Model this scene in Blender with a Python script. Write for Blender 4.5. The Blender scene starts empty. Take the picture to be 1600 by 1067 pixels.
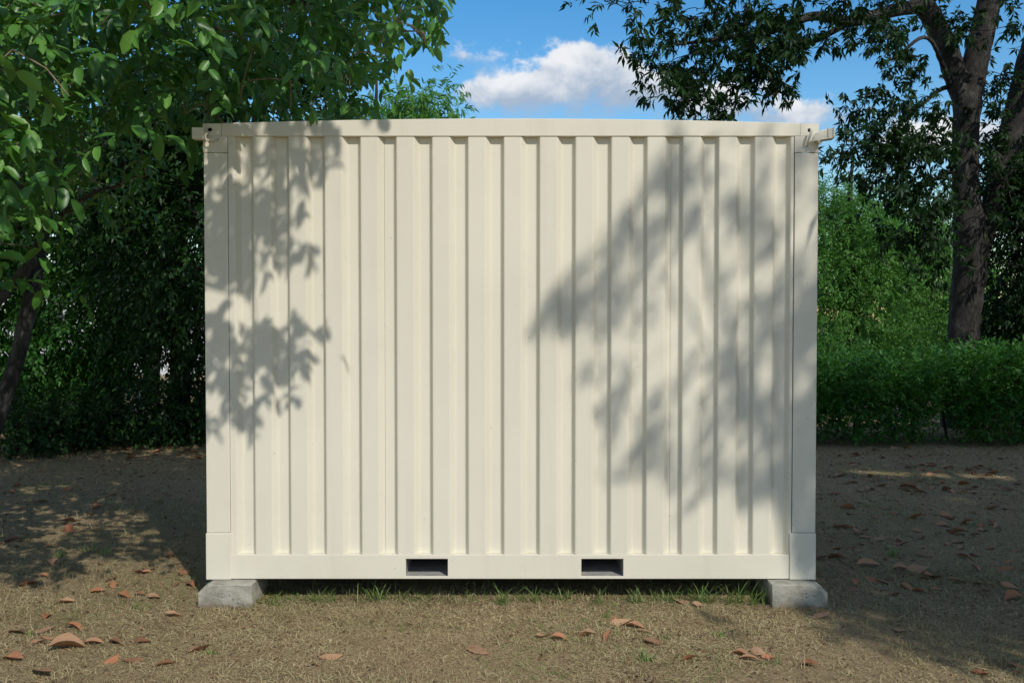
import bpy, bmesh, math
import numpy as np
from mathutils import Vector, Matrix

R = math.radians
SC = bpy.context.scene
COL = SC.collection
rng = np.random.default_rng(11)

# ------------------------------------------------------------------ camera
F = 1400.0                      # focal length in pixels of the 1600 px wide photograph
CAM_Z, PITCH = 1.6, R(1.37)
cd = bpy.data.cameras.new('camera')
cd.sensor_width = 36.0
cd.lens = 36.0 * F / 1600.0
cd.clip_start, cd.clip_end = 0.05, 1000.0
cam = bpy.data.objects.new('camera', cd)
cam.location = (0, 0, CAM_Z)
cam.rotation_euler = (R(90) - PITCH, 0, 0)
COL.objects.link(cam)
SC.camera = cam

# ------------------------------------------------------------------ sun, sky, exposure
SUN = Vector((0.364, -0.647, 0.669)).normalized()        # towards the sun
SUN_N = np.array(SUN)
SUN_STRENGTH, SKY_STRENGTH, EXPOSURE = 3.05, 0.15, 0.12
sl = bpy.data.lights.new('sun', 'SUN')
sl.energy, sl.angle, sl.color = SUN_STRENGTH, R(0.53), (1.0, 0.95, 0.86)
so = bpy.data.objects.new('sun', sl)
so.rotation_euler = SUN.to_track_quat('Z', 'Y').to_euler()
COL.objects.link(so)
SC.view_settings.view_transform = 'Standard'
SC.view_settings.look = 'None'
SC.view_settings.exposure = EXPOSURE
SC.view_settings.gamma = 1.0
SC.view_settings.use_curve_mapping = False


class NT:
    """small helper for node trees"""
    def __init__(s, tree):
        s.t = tree
        s.n = tree.nodes
        s.l = tree.links

    def new(s, kind, **kw):
        n = s.n.new(kind)
        for k, v in kw.items():
            if k == 'inp':
                for a, b in v.items():
                    s.set(n, a, b)
            else:
                setattr(n, k, v)
        return n

    def set(s, n, a, b):
        if isinstance(b, bpy.types.NodeSocket):
            s.l.new(b, n.inputs[a])
        else:
            n.inputs[a].default_value = b

    def math(s, op, a, b=0.0, clamp=False):
        n = s.n.new('ShaderNodeMath')
        n.operation = op
        n.use_clamp = clamp
        s.set(n, 0, a)
        s.set(n, 1, b)
        return n.outputs[0]

    def vmath(s, op, a, b=(0, 0, 0)):
        n = s.n.new('ShaderNodeVectorMath')
        n.operation = op
        s.set(n, 0, a)
        s.set(n, 1, b)
        return n.outputs[1] if op in ('LENGTH', 'DOT_PRODUCT', 'DISTANCE') else n.outputs[0]

    def mix(s, f, a, b, mode='MIX'):
        n = s.n.new('ShaderNodeMix')
        n.data_type = 'RGBA'
        n.blend_type = mode
        s.set(n, 0, f)
        s.set(n, 6, a)
        s.set(n, 7, b)
        return n.outputs[2]

    def noise(s, vec, scale, detail=4.0, rough=0.55, dist=0.0):
        n = s.n.new('ShaderNodeTexNoise')
        s.set(n, 'Vector', vec)
        s.set(n, 'Scale', scale)
        s.set(n, 'Detail', detail)
        s.set(n, 'Roughness', rough)
        s.set(n, 'Distortion', dist)
        return n.outputs[0]

    def remap(s, v, a, b, c, d):
        n = s.n.new('ShaderNodeMapRange')
        n.interpolation_type = 'SMOOTHSTEP'
        s.set(n, 0, v)
        for i, x in enumerate((a, b, c, d)):
            s.set(n, i + 1, x)
        return n.outputs[0]

    def ramp(s, v, stops):
        n = s.n.new('ShaderNodeValToRGB')
        s.set(n, 0, v)
        cr = n.color_ramp
        while len(cr.elements) < len(stops):
            cr.elements.new(0.5)
        for e, (p, c) in zip(cr.elements, stops):
            e.position = p
            e.color = (*c, 1)
        return n.outputs[0]


def make_world():
    w = bpy.data.worlds.new('World')
    SC.world = w
    w.use_nodes = True
    w.node_tree.nodes.clear()
    t = NT(w.node_tree)
    sky = t.new('ShaderNodeTexSky', sky_type='NISHITA')
    sky.sun_disc = False
    sky.sun_elevation = math.asin(SUN.z)
    sky.sun_rotation = math.atan2(SUN.x, SUN.y)
    sky.altitude = 100
    sky.air_density = 1.25
    sky.dust_density = 0.3
    sky.ozone_density = 2.6
    hs = t.new('ShaderNodeHueSaturation', inp={'Saturation': 1.42, 'Value': 0.90, 'Color': sky.outputs[0]})
    d = t.new('ShaderNodeTexCoord').outputs['Generated']
    d = t.vmath('NORMALIZE', d)
    sep = t.new('ShaderNodeSeparateXYZ', inp={0: d})
    warp = t.new('ShaderNodeTexNoise', inp={'Vector': d, 'Scale': 14.0, 'Detail': 3.0})
    wv = t.vmath('MULTIPLY', t.vmath('SUBTRACT', warp.outputs[1], (0.5, 0.5, 0.5)), (0.06, 0.06, 0.045))
    dw = t.vmath('ADD', d, wv)
    n1 = t.noise(t.vmath('MULTIPLY', d, (1, 1, 1.3)), 15.0, 9.0, 0.60, 0.2)
    n2 = t.noise(d, 46.0, 5.0, 0.6)
    # (direction, half width across, half height, weight): cumulus puffs in view, and more around the sky
    puffs = [((0.012, 1, 0.247), 0.085, 0.030, 0.9), ((0.080, 1, 0.266), 0.075, 0.044, 1.05),
             ((0.130, 1, 0.250), 0.080, 0.036, 0.95), ((-0.058, 1, 0.290), 0.028, 0.014, 0.25),
             ((0.30, 1, 0.222), 0.11, 0.026, 0.52), ((0.22, 1, 0.228), 0.08, 0.026, 0.55),
             ((0.55, 1, 0.20), 0.13, 0.030, 0.7), ((-0.72, 1, 0.30), 0.16, 0.05, 1.0),
             ((-1.2, 0.5, 0.35), 0.18, 0.06, 1.0), ((1.3, 0.4, 0.30), 0.2, 0.06, 1.0),
             ((0.4, 1, 0.85), 0.12, 0.05, 0.8), ((-0.5, -1, 0.4), 0.2, 0.07, 1.0), ((0.9, -1, 0.25), 0.2, 0.05, 1.0)]
    dens, sw, sh = None, None, None
    for c, sx, sz, wt in puffs:
        c = Vector(c).normalized()
        q = t.vmath('DIVIDE', t.vmath('SUBTRACT', dw, tuple(c)), (sx, sx, sz))
        f = t.math('MULTIPLY', t.math('SUBTRACT', 1.0, t.vmath('LENGTH', q)), wt)
        h = t.math('MULTIPLY', t.math('SUBTRACT', sep.outputs[2], c.z), 1.0 / sz)
        w = t.math('EXPONENT', t.math('MULTIPLY', f, 7.0))
        sw = w if sw is None else t.math('ADD', sw, w)
        hw = t.math('MULTIPLY', h, w)
        sh = hw if sh is None else t.math('ADD', sh, hw)
    dens = t.math('DIVIDE', t.math('LOGARITHM', sw, math.e), 7.0)
    hgt = t.math('DIVIDE', sh, sw)
    nz = t.math('ADD', t.math('MULTIPLY', t.math('SUBTRACT', n1, 0.5), 1.5), t.math('MULTIPLY', t.math('SUBTRACT', n2, 0.5), 0.6))
    dn = t.math('ADD', dens, nz)
    # unseen scattered clouds added over the rest of the sky to whiten the skylight
    dz = t.math('MAXIMUM', sep.outputs[2], 0.02)
    flat = t.new('ShaderNodeCombineXYZ', inp={0: t.math('DIVIDE', sep.outputs[0], t.math('ADD', dz, 0.35)), 1: t.math('DIVIDE', sep.outputs[1], t.math('ADD', dz, 0.35))}).outputs[0]
    field = t.math('SUBTRACT', t.noise(flat, 2.6, 6.0, 0.55, 0.2), 0.46)
    fr = t.vmath('DIVIDE', t.vmath('SUBTRACT', d, tuple(Vector((0, 1, 0.2)).normalized())), (0.75, 1.0, 0.55))
    field = t.math('SUBTRACT', t.math('MULTIPLY', field, 4.0), t.remap(t.vmath('LENGTH', fr), 0.75, 1.15, 3.0, 0.0))
    field = t.math('SUBTRACT', field, t.remap(sep.outputs[2], -0.02, 0.12, 3.0, 0.0))
    hgt = t.math('ADD', hgt, t.math('MULTIPLY', t.math('GREATER_THAN', field, dn), t.math('SUBTRACT', t.math('MULTIPLY', field, 0.4), hgt)))
    dn = t.math('MAXIMUM', dn, field)
    # soft low edge, crisp upper edge
    soft = t.remap(hgt, -0.7, 0.4, 1.0, 0.30)
    a = t.new('ShaderNodeMapRange', interpolation_type='SMOOTHSTEP', inp={0: dn, 1: 0.0, 2: soft, 3: 0.0, 4: 1.0})
    lit = t.math('ADD', hgt, t.math('MULTIPLY', t.math('SUBTRACT', n1, 0.5), 3.0))
    lf = t.remap(lit, -0.45, 0.8, 0.0, 1.0)
    k = 0.098 / SKY_STRENGTH
    cc = t.mix(lf, (3.6 * k, 4.5 * k, 5.8 * k, 1), (8.3 * k, 8.4 * k, 8.6 * k, 1))
    colr = t.mix(t.math('MULTIPLY', a.outputs[0], 0.97), hs.outputs[0], cc)
    bg = t.new('ShaderNodeBackground', inp={'Color': colr, 'Strength': SKY_STRENGTH})
    out = t.new('ShaderNodeOutputWorld', inp={'Surface': bg.outputs[0]})


make_world()


# ------------------------------------------------------------------ pixel -> world
def at(px, py, Y):
    u, v = (px - 800.0) / F, (533.5 - py) / F
    c, s = math.cos(PITCH), math.sin(PITCH)
    d = np.array((u, c + v * s, -s + v * c))
    return np.array((0, 0, CAM_Z)) + d * (Y / d[1])


def project(P):
    P = np.asarray(P, float)
    q = P - np.array((0, 0, CAM_Z))
    c, s = math.cos(PITCH), math.sin(PITCH)
    dep = q[:, 1] * c - q[:, 2] * s
    up = q[:, 1] * s + q[:, 2] * c
    dep = np.maximum(dep, 1e-3)
    return 800 + F * q[:, 0] / dep, 533.5 - F * up / dep, dep


# ------------------------------------------------------------------ object helpers
def tag(o, label=None, cat=None, group=None, kind=None):
    if label: o['label'] = label
    if cat: o['category'] = cat
    if group: o['group'] = group
    if kind: o['kind'] = kind
    return o


def empty(name, loc, label, cat, group=None, rz=0.0):
    o = bpy.data.objects.new(name, None)
    o.empty_display_size = 0.2
    o.location = loc
    o.rotation_euler = (0, 0, rz)
    COL.objects.link(o)
    return tag(o, label, cat, group)


def link_mesh(name, me, mat=None, parent=None, smooth=False):
    if mat and not me.materials:
        me.materials.append(mat)
    o = bpy.data.objects.new(name, me)
    COL.objects.link(o)
    if parent is not None:
        o.parent = parent
        wl = Vector(parent.location) if parent.parent is None else Vector(parent.location) + Vector(parent.parent.location)
        o.location = -wl           # meshes are built in world coordinates
    if smooth:
        me.shade_smooth()
    return o


def mesh_np(name, V, tris=None, quads=None):
    """fast mesh from numpy arrays"""
    me = bpy.data.meshes.new(name)
    V = np.asarray(V, np.float32)
    me.vertices.add(len(V))
    me.vertices.foreach_set('co', V.ravel())
    nt = 0 if tris is None else len(tris)
    nq = 0 if quads is None else len(quads)
    loops = []
    starts = []
    tot = []
    if nt:
        loops.append(np.asarray(tris, np.int32).ravel())
        starts.append(np.arange(nt, dtype=np.int32) * 3)
    if nq:
        loops.append(np.asarray(quads, np.int32).ravel())
        starts.append(nt * 3 + np.arange(nq, dtype=np.int32) * 4)
    loops = np.concatenate(loops)
    starts = np.concatenate(starts)
    me.loops.add(len(loops))
    me.loops.foreach_set('vertex_index', loops)
    me.polygons.add(len(starts))
    me.polygons.foreach_set('loop_start', starts)
    me.update(calc_edges=True)
    me.validate()
    return me


class MB:
    """collects simple solids into one mesh"""
    def __init__(s):
        s.v, s.f = [], []

    def add(s, vs, fs):
        b = len(s.v)
        s.v += [tuple(map(float, p)) for p in vs]
        s.f += [[i + b for i in f] for f in fs]
        return s

    def box(s, x0, x1, y0, y1, z0, z1):
        vs = [(x0, y0, z0), (x1, y0, z0), (x1, y1, z0), (x0, y1, z0), (x0, y0, z1), (x1, y0, z1), (x1, y1, z1), (x0, y1, z1)]
        return s.add(vs, [(3, 2, 1, 0), (4, 5, 6, 7), (0, 1, 5, 4), (1, 2, 6, 5), (2, 3, 7, 6), (3, 0, 4, 7)])

    def tube(s, pts, radii, n=8, cap=True, jitter=0.0):
        pts = [np.asarray(p, float) for p in pts]
        rings = []
        ref = np.array((0.31, 0.17, 0.93))
        for i, p in enumerate(pts):
            t = pts[min(i + 1, len(pts) - 1)] - pts[max(i - 1, 0)]
            t = t / (np.linalg.norm(t) + 1e-9)
            a = ref - t * ref.dot(t)
            if np.linalg.norm(a) < 0.15:
                a = np.array((1.0, 0, 0)) - t * t[0]
            a /= np.linalg.norm(a)
            b = np.cross(t, a)
            ref = a
            r = radii[i]
            rings.append([p + (a * math.cos(2 * math.pi * k / n) + b * math.sin(2 * math.pi * k / n)) *
                          r * (1 + jitter * rng.uniform(-1, 1)) for k in range(n)])
        vs = [q for r_ in rings for q in r_]
        fs = []
        for i in range(len(pts) - 1):
            for k in range(n):
                k2 = (k + 1) % n
                fs.append((i * n + k, i * n + k2, (i + 1) * n + k2, (i + 1) * n + k))
        if cap:
            fs.append(tuple(range(n))[::-1])
            fs.append(tuple((len(pts) - 1) * n + k for k in range(n)))
        return s.add(vs, fs)

    def prism(s, poly, y0, y1):
        """polygon in x,z extruded along y"""
        n = len(poly)
        vs = [(x, y0, z) for x, z in poly] + [(x, y1, z) for x, z in poly]
        fs = [tuple(range(n)), tuple(range(n, 2 * n))[::-1]]
        fs += [((k + 1) % n, k, n + k, n + (k + 1) % n) for k in range(n)]
        return s.add(vs, fs)

    def mesh(s, name):
        me = bpy.data.meshes.new(name)
        me.from_pydata(s.v, [], s.f)
        bm = bmesh.new()
        bm.from_mesh(me)
        bmesh.ops.recalc_face_normals(bm, faces=bm.faces)
        bm.to_mesh(me)
        bm.free()
        return me

    def build(s, name, mat, parent=None, smooth=False, bevel=0.0):
        o = link_mesh(name, s.mesh(name), mat, parent, smooth)
        if bevel:
            m = o.modifiers.new('bevel', 'BEVEL')
            m.width, m.segments, m.limit_method, m.angle_limit = bevel, 2, 'ANGLE', R(40)
        return o


def grid_solid(name, xs, zs, hole, y0, y1, mat, parent, bevel=0.0):
    """a plate in x,z with some cells left open, extruded from y0 to y1"""
    nx, nz = len(xs), len(zs)
    idx = {}
    vs, fs = [], []

    def vid(i, j, k):
        if (i, j, k) not in idx:
            idx[(i, j, k)] = len(vs)
            vs.append((xs[i], (y0, y1)[k], zs[j]))
        return idx[(i, j, k)]
    solid = lambda i, j: 0 <= i < nx - 1 and 0 <= j < nz - 1 and (i, j) not in hole
    for i in range(nx - 1):
        for j in range(nz - 1):
            if not solid(i, j):
                continue
            c = [(i, j), (i + 1, j), (i + 1, j + 1), (i, j + 1)]
            fs.append([vid(*p, 0) for p in c])
            fs.append([vid(*p, 1) for p in c[::-1]])
            for (p, q, nb) in ((c[0], c[1], (i, j - 1)), (c[1], c[2], (i + 1, j)), (c[2], c[3], (i, j + 1)), (c[3], c[0], (i - 1, j))):
                if not solid(*nb):
                    fs.append([vid(*q, 0), vid(*p, 0), vid(*p, 1), vid(*q, 1)])
    return MB().add(vs, fs).build(name, mat, parent, bevel=bevel)


# ------------------------------------------------------------------ materials
def new_mat(name):
    m = bpy.data.materials.new(name)
    m.use_nodes = True
    m.node_tree.nodes.clear()
    return m, NT(m.node_tree)


def finish(m, t, shader, disp=None):
    t.new('ShaderNodeOutputMaterial', inp={'Surface': shader})
    return m


def mat_paint():
    m, t = new_mat('cream_paint')
    P = t.new('ShaderNodeTexCoord').outputs['Object']
    n = t.noise(P, 1.3, 5, 0.6)
    st = t.noise(t.vmath('MULTIPLY', P, (9, 9, 0.7)), 1.0, 4, 0.6)
    c = t.mix(t.remap(n, 0.3, 0.7, 0, 1), (0.70, 0.655, 0.54, 1), (0.735, 0.69, 0.57, 1))
    c = t.mix(t.math('MULTIPLY', t.remap(st, 0.50, 0.75, 0, 1), 0.16), c, (0.50, 0.45, 0.34, 1))
    sp = t.noise(P, 55.0, 2, 0.5)
    c = t.mix(t.math('MULTIPLY', t.remap(sp, 0.74, 0.78, 0, 1), 0.55), c, (0.20, 0.14, 0.09, 1))
    b = t.new('ShaderNodeBump', inp={'Strength': 0.22, 'Distance': 0.006, 'Height': t.noise(t.vmath('MULTIPLY', P, (1, 1, 0.6)), 4.5, 3, 0.5)})
    b2 = t.new('ShaderNodeBump', inp={'Strength': 0.05, 'Distance': 0.001, 'Height': t.noise(P, 260, 2, 0.5), 'Normal': b.outputs[0]})
    p = t.new('ShaderNodeBsdfPrincipled', inp={'Base Color': c, 'Roughness': t.remap(n, 0.2, 0.8, 0.42, 0.6), 'IOR': 1.4, 'Normal': b2.outputs[0]})
    return finish(m, t, p.outputs[0])


def mat_plain(name, col, rough=0.7, var=0.25, scale=20.0, bump=0.3, metal=0.0):
    m, t = new_mat(name)
    P = t.new('ShaderNodeTexCoord').outputs['Object']
    n = t.noise(P, scale, 6, 0.6)
    c = t.mix(t.remap(n, 0.25, 0.75, 0, 1), tuple(x * (1 - var) for x in col) + (1,), tuple(min(1, x * (1 + var)) for x in col) + (1,))
    b = t.new('ShaderNodeBump', inp={'Strength': bump, 'Distance': 0.01, 'Height': n})
    p = t.new('ShaderNodeBsdfPrincipled', inp={'Base Color': c, 'Roughness': rough, 'Metallic': metal, 'Normal': b.outputs[0]})
    return finish(m, t, p.outputs[0])


def mat_concrete():
    m, t = new_mat('concrete')
    P = t.new('ShaderNodeTexCoord').outputs['Object']
    n = t.noise(P, 9.0, 7, 0.65)
    v = t.new('ShaderNodeTexVoronoi', inp={'Vector': P, 'Scale': 38.0}).outputs[0]
    c = t.mix(t.remap(n, 0.3, 0.7, 0, 1), (0.24, 0.228, 0.185, 1), (0.43, 0.41, 0.345, 1))
    pit = t.math('MULTIPLY', t.remap(v, 0.05, 0.16, 1, 0), t.remap(t.noise(P, 14, 3), 0.48, 0.62, 0, 1))
    c = t.mix(pit, c, (0.10, 0.09, 0.075, 1))
    low = t.math('ADD', t.new('ShaderNodeSeparateXYZ', inp={0: P}).outputs[2], t.math('MULTIPLY', t.math('SUBTRACT', t.noise(P, 16, 4), .5), .09))
    c = t.mix(t.remap(low, 0.0, 0.045, 0.75, 0.0), c, (0.17, 0.125, 0.075, 1))
    h = t.math('SUBTRACT', n, t.math('MULTIPLY', pit, 0.8))
    b = t.new('ShaderNodeBump', inp={'Strength': 1.0, 'Distance': 0.02, 'Height': h})
    p = t.new('ShaderNodeBsdfPrincipled', inp={'Base Color': c, 'Roughness': 0.9, 'Normal': b.outputs[0]})
    return finish(m, t, p.outputs[0])


def mat_leaf(name, cols, trans, tw=0.3, rough=0.42, spec=0.5, patch=None):
    """cols: stops of leaf colour, each leaf island takes its own"""
    m, t = new_mat(name)
    g = t.new('ShaderNodeNewGeometry')
    oi = t.new('ShaderNodeObjectInfo')
    r = t.math('FRACT', t.math('ADD', g.outputs['Random Per Island'], oi.outputs['Random']))
    c = t.ramp(r, [(i / (len(cols) - 1), k) for i, k in enumerate(cols)])
    P = t.new('ShaderNodeTexCoord').outputs['Object']
    nn = t.noise(P, 18.0, 3)
    c = t.mix(t.math('MULTIPLY', t.remap(nn, 0.35, 0.75, 0, 1), 0.25), c, tuple(x * 0.6 for x in cols[0]) + (1,))
    if patch:
        w1 = t.remap(t.noise(P, 1.1, 5, 0.62, 0.4), 0.44, 0.64, 0, 1)
        w2 = t.remap(t.noise(P, 3.7, 4, 0.6), 0.48, 0.66, 0, 1)
        c = t.mix(t.math('MULTIPLY', w1, 0.62), c, patch[0] + (1,))
        c = t.mix(t.math('MULTIPLY', w2, 0.45), c, patch[1] + (1,))
    p = t.new('ShaderNodeBsdfPrincipled', inp={'Base Color': c, 'Roughness': rough, 'Specular IOR Level': spec})
    tr = t.new('ShaderNodeBsdfTranslucent', inp={'Color': trans + (1,)})
    mx = t.new('ShaderNodeMixShader', inp={0: tw, 1: p.outputs[0], 2: tr.outputs[0]})
    return finish(m, t, mx.outputs[0])


def mat_bark(name, a, b_, sc=6.0, bump=1.0):
    m, t = new_mat(name)
    P = t.new('ShaderNodeTexCoord').outputs['Object']
    q = t.vmath('MULTIPLY', P, (1, 1, 0.28))
    n = t.noise(q, sc * 3.2, 8, 0.68, 0.6)
    big = t.noise(P, 2.6, 4, 0.6)
    v = t.new('ShaderNodeTexVoronoi', feature='DISTANCE_TO_EDGE', inp={'Vector': t.vmath('ADD', q, t.vmath('MULTIPLY', (0.15, 0.15, 0.15), n)), 'Scale': sc * 3.0}).outputs[0]
    c = t.mix(t.remap(n, 0.3, 0.7, 0, 1), a + (1,), b_ + (1,))
    c = t.mix(t.math('MULTIPLY', t.remap(big, 0.52, 0.7, 0, 1), 0.55), c, tuple(min(1, x * 2.2 + 0.02) for x in b_) + (1,))
    h = t.math('ADD', t.remap(v, 0, 0.12, 0, 0.6), n)
    bm_ = t.new('ShaderNodeBump', inp={'Strength': bump, 'Distance': 0.02, 'Height': h})
    p = t.new('ShaderNodeBsdfPrincipled', inp={'Base Color': c, 'Roughness': 0.92, 'Normal': bm_.outputs[0]})
    return finish(m, t, p.outputs[0])


def mat_ground():
    m, t = new_mat('dry_soil')
    P = t.new('ShaderNodeTexCoord').outputs['Object']
    big = t.noise(P, 0.55, 5, 0.6)
    mid = t.noise(P, 7.0, 6, 0.65)
    fine = t.noise(t.vmath('MULTIPLY', P, (1, 1.6, 1)), 90.0, 6, 0.7, 0.8)
    c = t.ramp(fine, [(0.30, (0.055, 0.036, 0.020)), (0.44, (0.21, 0.148, 0.080)), (0.56, (0.42, 0.315, 0.180)), (0.72, (0.58, 0.46, 0.29))])
    c = t.mix(t.math('MULTIPLY', t.remap(big, 0.45, 0.7, 0, 1), 0.3), c, (0.16, 0.155, 0.062, 1))
    c = t.mix(t.math('MULTIPLY', t.remap(mid, 0.5, 0.75, 0, 1), 0.5), c, (0.17, 0.115, 0.068, 1))
    h = t.math('ADD', t.math('MULTIPLY', mid, 0.7), t.math('MULTIPLY', fine, 0.5))
    b = t.new('ShaderNodeBump', inp={'Strength': 0.9, 'Distance': 0.03, 'Height': h})
    p = t.new('ShaderNodeBsdfPrincipled', inp={'Base Color': c, 'Roughness': 0.95, 'Specular IOR Level': 0.15, 'Normal': b.outputs[0]})
    return finish(m, t, p.outputs[0])


M = {}
M['paint'] = mat_paint()
M['concrete'] = mat_concrete()
M['dark'] = mat_plain('dark_steel', (0.03, 0.025, 0.022), 0.8, 0.4, 12)
M['galv'] = mat_plain('worn_grey_steel', (0.34, 0.33, 0.31), 0.6, 0.2, 14)
M['ground'] = mat_ground()
M['bark_dark'] = mat_bark('dark_bark', (0.016, 0.0145, 0.012), (0.056, 0.051, 0.043))
M['bark_grey'] = mat_bark('grey_bark', (0.035, 0.029, 0.022), (0.10, 0.084, 0.064), 9.0, 0.7)
M['twig'] = mat_plain('twig_bark', (0.20, 0.16, 0.10), 0.85, 0.4, 20)
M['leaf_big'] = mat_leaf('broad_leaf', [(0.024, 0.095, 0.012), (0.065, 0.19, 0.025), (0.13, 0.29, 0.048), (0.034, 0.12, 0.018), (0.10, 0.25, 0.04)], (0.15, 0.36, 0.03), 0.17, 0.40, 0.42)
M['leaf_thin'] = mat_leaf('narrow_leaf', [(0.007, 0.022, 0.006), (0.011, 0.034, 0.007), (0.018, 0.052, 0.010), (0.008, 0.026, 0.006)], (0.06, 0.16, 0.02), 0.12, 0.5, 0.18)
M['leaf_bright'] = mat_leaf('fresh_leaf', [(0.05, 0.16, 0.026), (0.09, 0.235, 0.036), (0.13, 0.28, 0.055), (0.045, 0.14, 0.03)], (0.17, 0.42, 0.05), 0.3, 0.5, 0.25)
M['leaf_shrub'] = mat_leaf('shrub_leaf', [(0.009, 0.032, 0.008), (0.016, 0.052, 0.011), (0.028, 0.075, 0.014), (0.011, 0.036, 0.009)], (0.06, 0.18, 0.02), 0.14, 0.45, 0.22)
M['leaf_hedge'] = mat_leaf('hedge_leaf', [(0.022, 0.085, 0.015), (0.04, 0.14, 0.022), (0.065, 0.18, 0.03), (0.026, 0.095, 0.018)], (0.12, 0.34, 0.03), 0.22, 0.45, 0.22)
M['dead'] = mat_leaf('dead_leaf', [(0.33, 0.13, 0.06), (0.46, 0.21, 0.105), (0.40, 0.25, 0.15), (0.19, 0.085, 0.047), (0.48, 0.30, 0.18), (0.38, 0.16, 0.078), (0.27, 0.15, 0.09)], (0.30, 0.12, 0.04), 0.12, 0.6, 0.3)
M['straw'] = mat_leaf('straw', [(0.44, 0.345, 0.195), (0.57, 0.475, 0.29), (0.28, 0.21, 0.115), (0.48, 0.395, 0.22), (0.31, 0.31, 0.125), (0.51, 0.41, 0.24), (0.16, 0.105, 0.058), (0.36, 0.265, 0.145)], (0.25, 0.20, 0.09), 0.1, 0.8, 0.2, ((0.27, 0.255, 0.115), (0.20, 0.135, 0.075)))
M['crumb'] = mat_leaf('leaf_crumbs', [(0.07, 0.04, 0.024), (0.16, 0.085, 0.048), (0.26, 0.14, 0.08), (0.10, 0.06, 0.036), (0.36, 0.25, 0.15)], (0.2, 0.1, 0.04), 0.05, 0.75, 0.2)
M['grass'] = mat_leaf('green_grass', [(0.10, 0.19, 0.04), (0.16, 0.26, 0.06), (0.28, 0.31, 0.12), (0.11, 0.21, 0.045)], (0.2, 0.34, 0.06), 0.3, 0.6, 0.3)
M['render'] = mat_plain('pale_render', (0.62, 0.63, 0.66), 0.9, 0.06, 3, 0.1)
M['roof'] = mat_plain('grey_roof', (0.20, 0.20, 0.21), 0.9, 0.2, 5)
M['glass'] = mat_plain('dark_glass', (0.03, 0.04, 0.05), 0.1, 0.1, 2, 0.0)

# ------------------------------------------------------------------ ground
def make_ground():
    xs = np.concatenate([[-300, -80, -30], np.linspace(-12, 12, 97), [30, 80, 300]])
    ys = np.concatenate([[-300, -80, -25, -8], np.linspace(-2, 16, 91), [24, 50, 110, 400]])
    X, Y = np.meshgrid(xs, ys)
    near = np.clip(1 - np.abs(X) / 14, 0, 1) * np.clip(1 - np.abs(Y - 7) / 12, 0, 1)
    Z = near * 0.020 * (np.sin(X * 1.7 + 0.6 * np.sin(Y * 1.1)) * np.cos(Y * 1.3 + 0.5 * X) + 0.5 * np.sin(X * 4.1 + Y * 2.7))
    flat = np.exp(-(np.maximum(0, np.abs(X) - 1.9) ** 2 + np.maximum(0, np.abs(Y - 6.2) - 1.4) ** 2) / 0.08)
    Z *= 1 - flat
    V = np.stack([X, Y, Z], -1).reshape(-1, 3)
    nx, ny = len(xs), len(ys)
    i, j = np.meshgrid(np.arange(nx - 1), np.arange(ny - 1))
    a = (j * nx + i).ravel()
    me = mesh_np('ground', V, quads=np.stack([a, a + 1, a + nx + 1, a + nx], 1))
    o = link_mesh('ground', me, M['ground'], smooth=True)
    return tag(o, kind='structure')


make_ground()


def ground_z(X, Y):
    near = np.clip(1 - np.abs(X) / 14, 0, 1) * np.clip(1 - np.abs(Y - 7) / 12, 0, 1)
    Z = near * 0.020 * (np.sin(X * 1.7 + 0.6 * np.sin(Y * 1.1)) * np.cos(Y * 1.3 + 0.5 * X) + 0.5 * np.sin(X * 4.1 + Y * 2.7))
    flat = np.exp(-(np.maximum(0, np.abs(X) - 1.9) ** 2 + np.maximum(0, np.abs(Y - 6.2) - 1.4) ** 2) / 0.08)
    return Z * (1 - flat)


# ------------------------------------------------------------------ the container
WY = 5.05                                        # plane of its front
def wx(px): return (px - 800) * 3.607e-3
def wz(py): return 1.6 + (500.0 - py) * 3.607e-3


XL, XR = wx(320), wx(1276.5)
ZB, ZT = wz(906.5), wz(195.5)
DEPTH = 2.44
YB = WY + DEPTH
PM = M['paint']
box_c = empty('shipping_container', ((XL + XR) / 2, (WY + YB) / 2, ZB),
              'cream painted steel shipping container with corrugated wall resting on concrete blocks', 'shipping container')


def corrugation(x0, x1, yf, phase, dep=0.034):
    """polyline (x, y) of the pressed sheet between x0 and x1; y grows inwards"""
    P = 0.2014
    key = []
    k0 = int(math.floor((x0 - phase) / P)) - 1
    k1 = int(math.ceil((x1 - phase) / P)) + 1
    for k in range(k0, k1 + 1):
        c = phase + k * P                        # centre of the dark web: recess on its left, ridge on its right
        key += [(c - 0.0095 - 0.054 - 0.030, 0.0), (c - 0.0095 - 0.056, dep), (c - 0.0095, dep), (c + 0.0095, 0.0)]
    key = [(x, yf + y) for x, y in key]
    xs = np.array([p[0] for p in key])
    ys = np.array([p[1] for p in key])
    inner = [(x, y) for x, y in key if x0 + 0.004 < x < x1 - 0.004]
    return [(x0, float(np.interp(x0, xs, ys)))] + inner + [(x1, float(np.interp(x1, xs, ys)))]


def rounded(poly, r=0.006):
    out = [poly[0]]
    for a, b, c in zip(poly, poly[1:], poly[2:]):
        b_ = np.array(b)
        d1 = np.array(a) - b_
        d2 = np.array(c) - b_
        l1, l2 = np.linalg.norm(d1), np.linalg.norm(d2)
        out.append(tuple(b_ + d1 / l1 * min(r, l1 * .35)))
        out.append(tuple(b_ * 0.5 + (b_ + d1 / l1 * min(r, l1 * .35)) * .25 + (b_ + d2 / l2 * min(r, l2 * .35)) * .25))
        out.append(tuple(b_ + d2 / l2 * min(r, l2 * .35)))
    return out + [poly[-1]]


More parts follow.
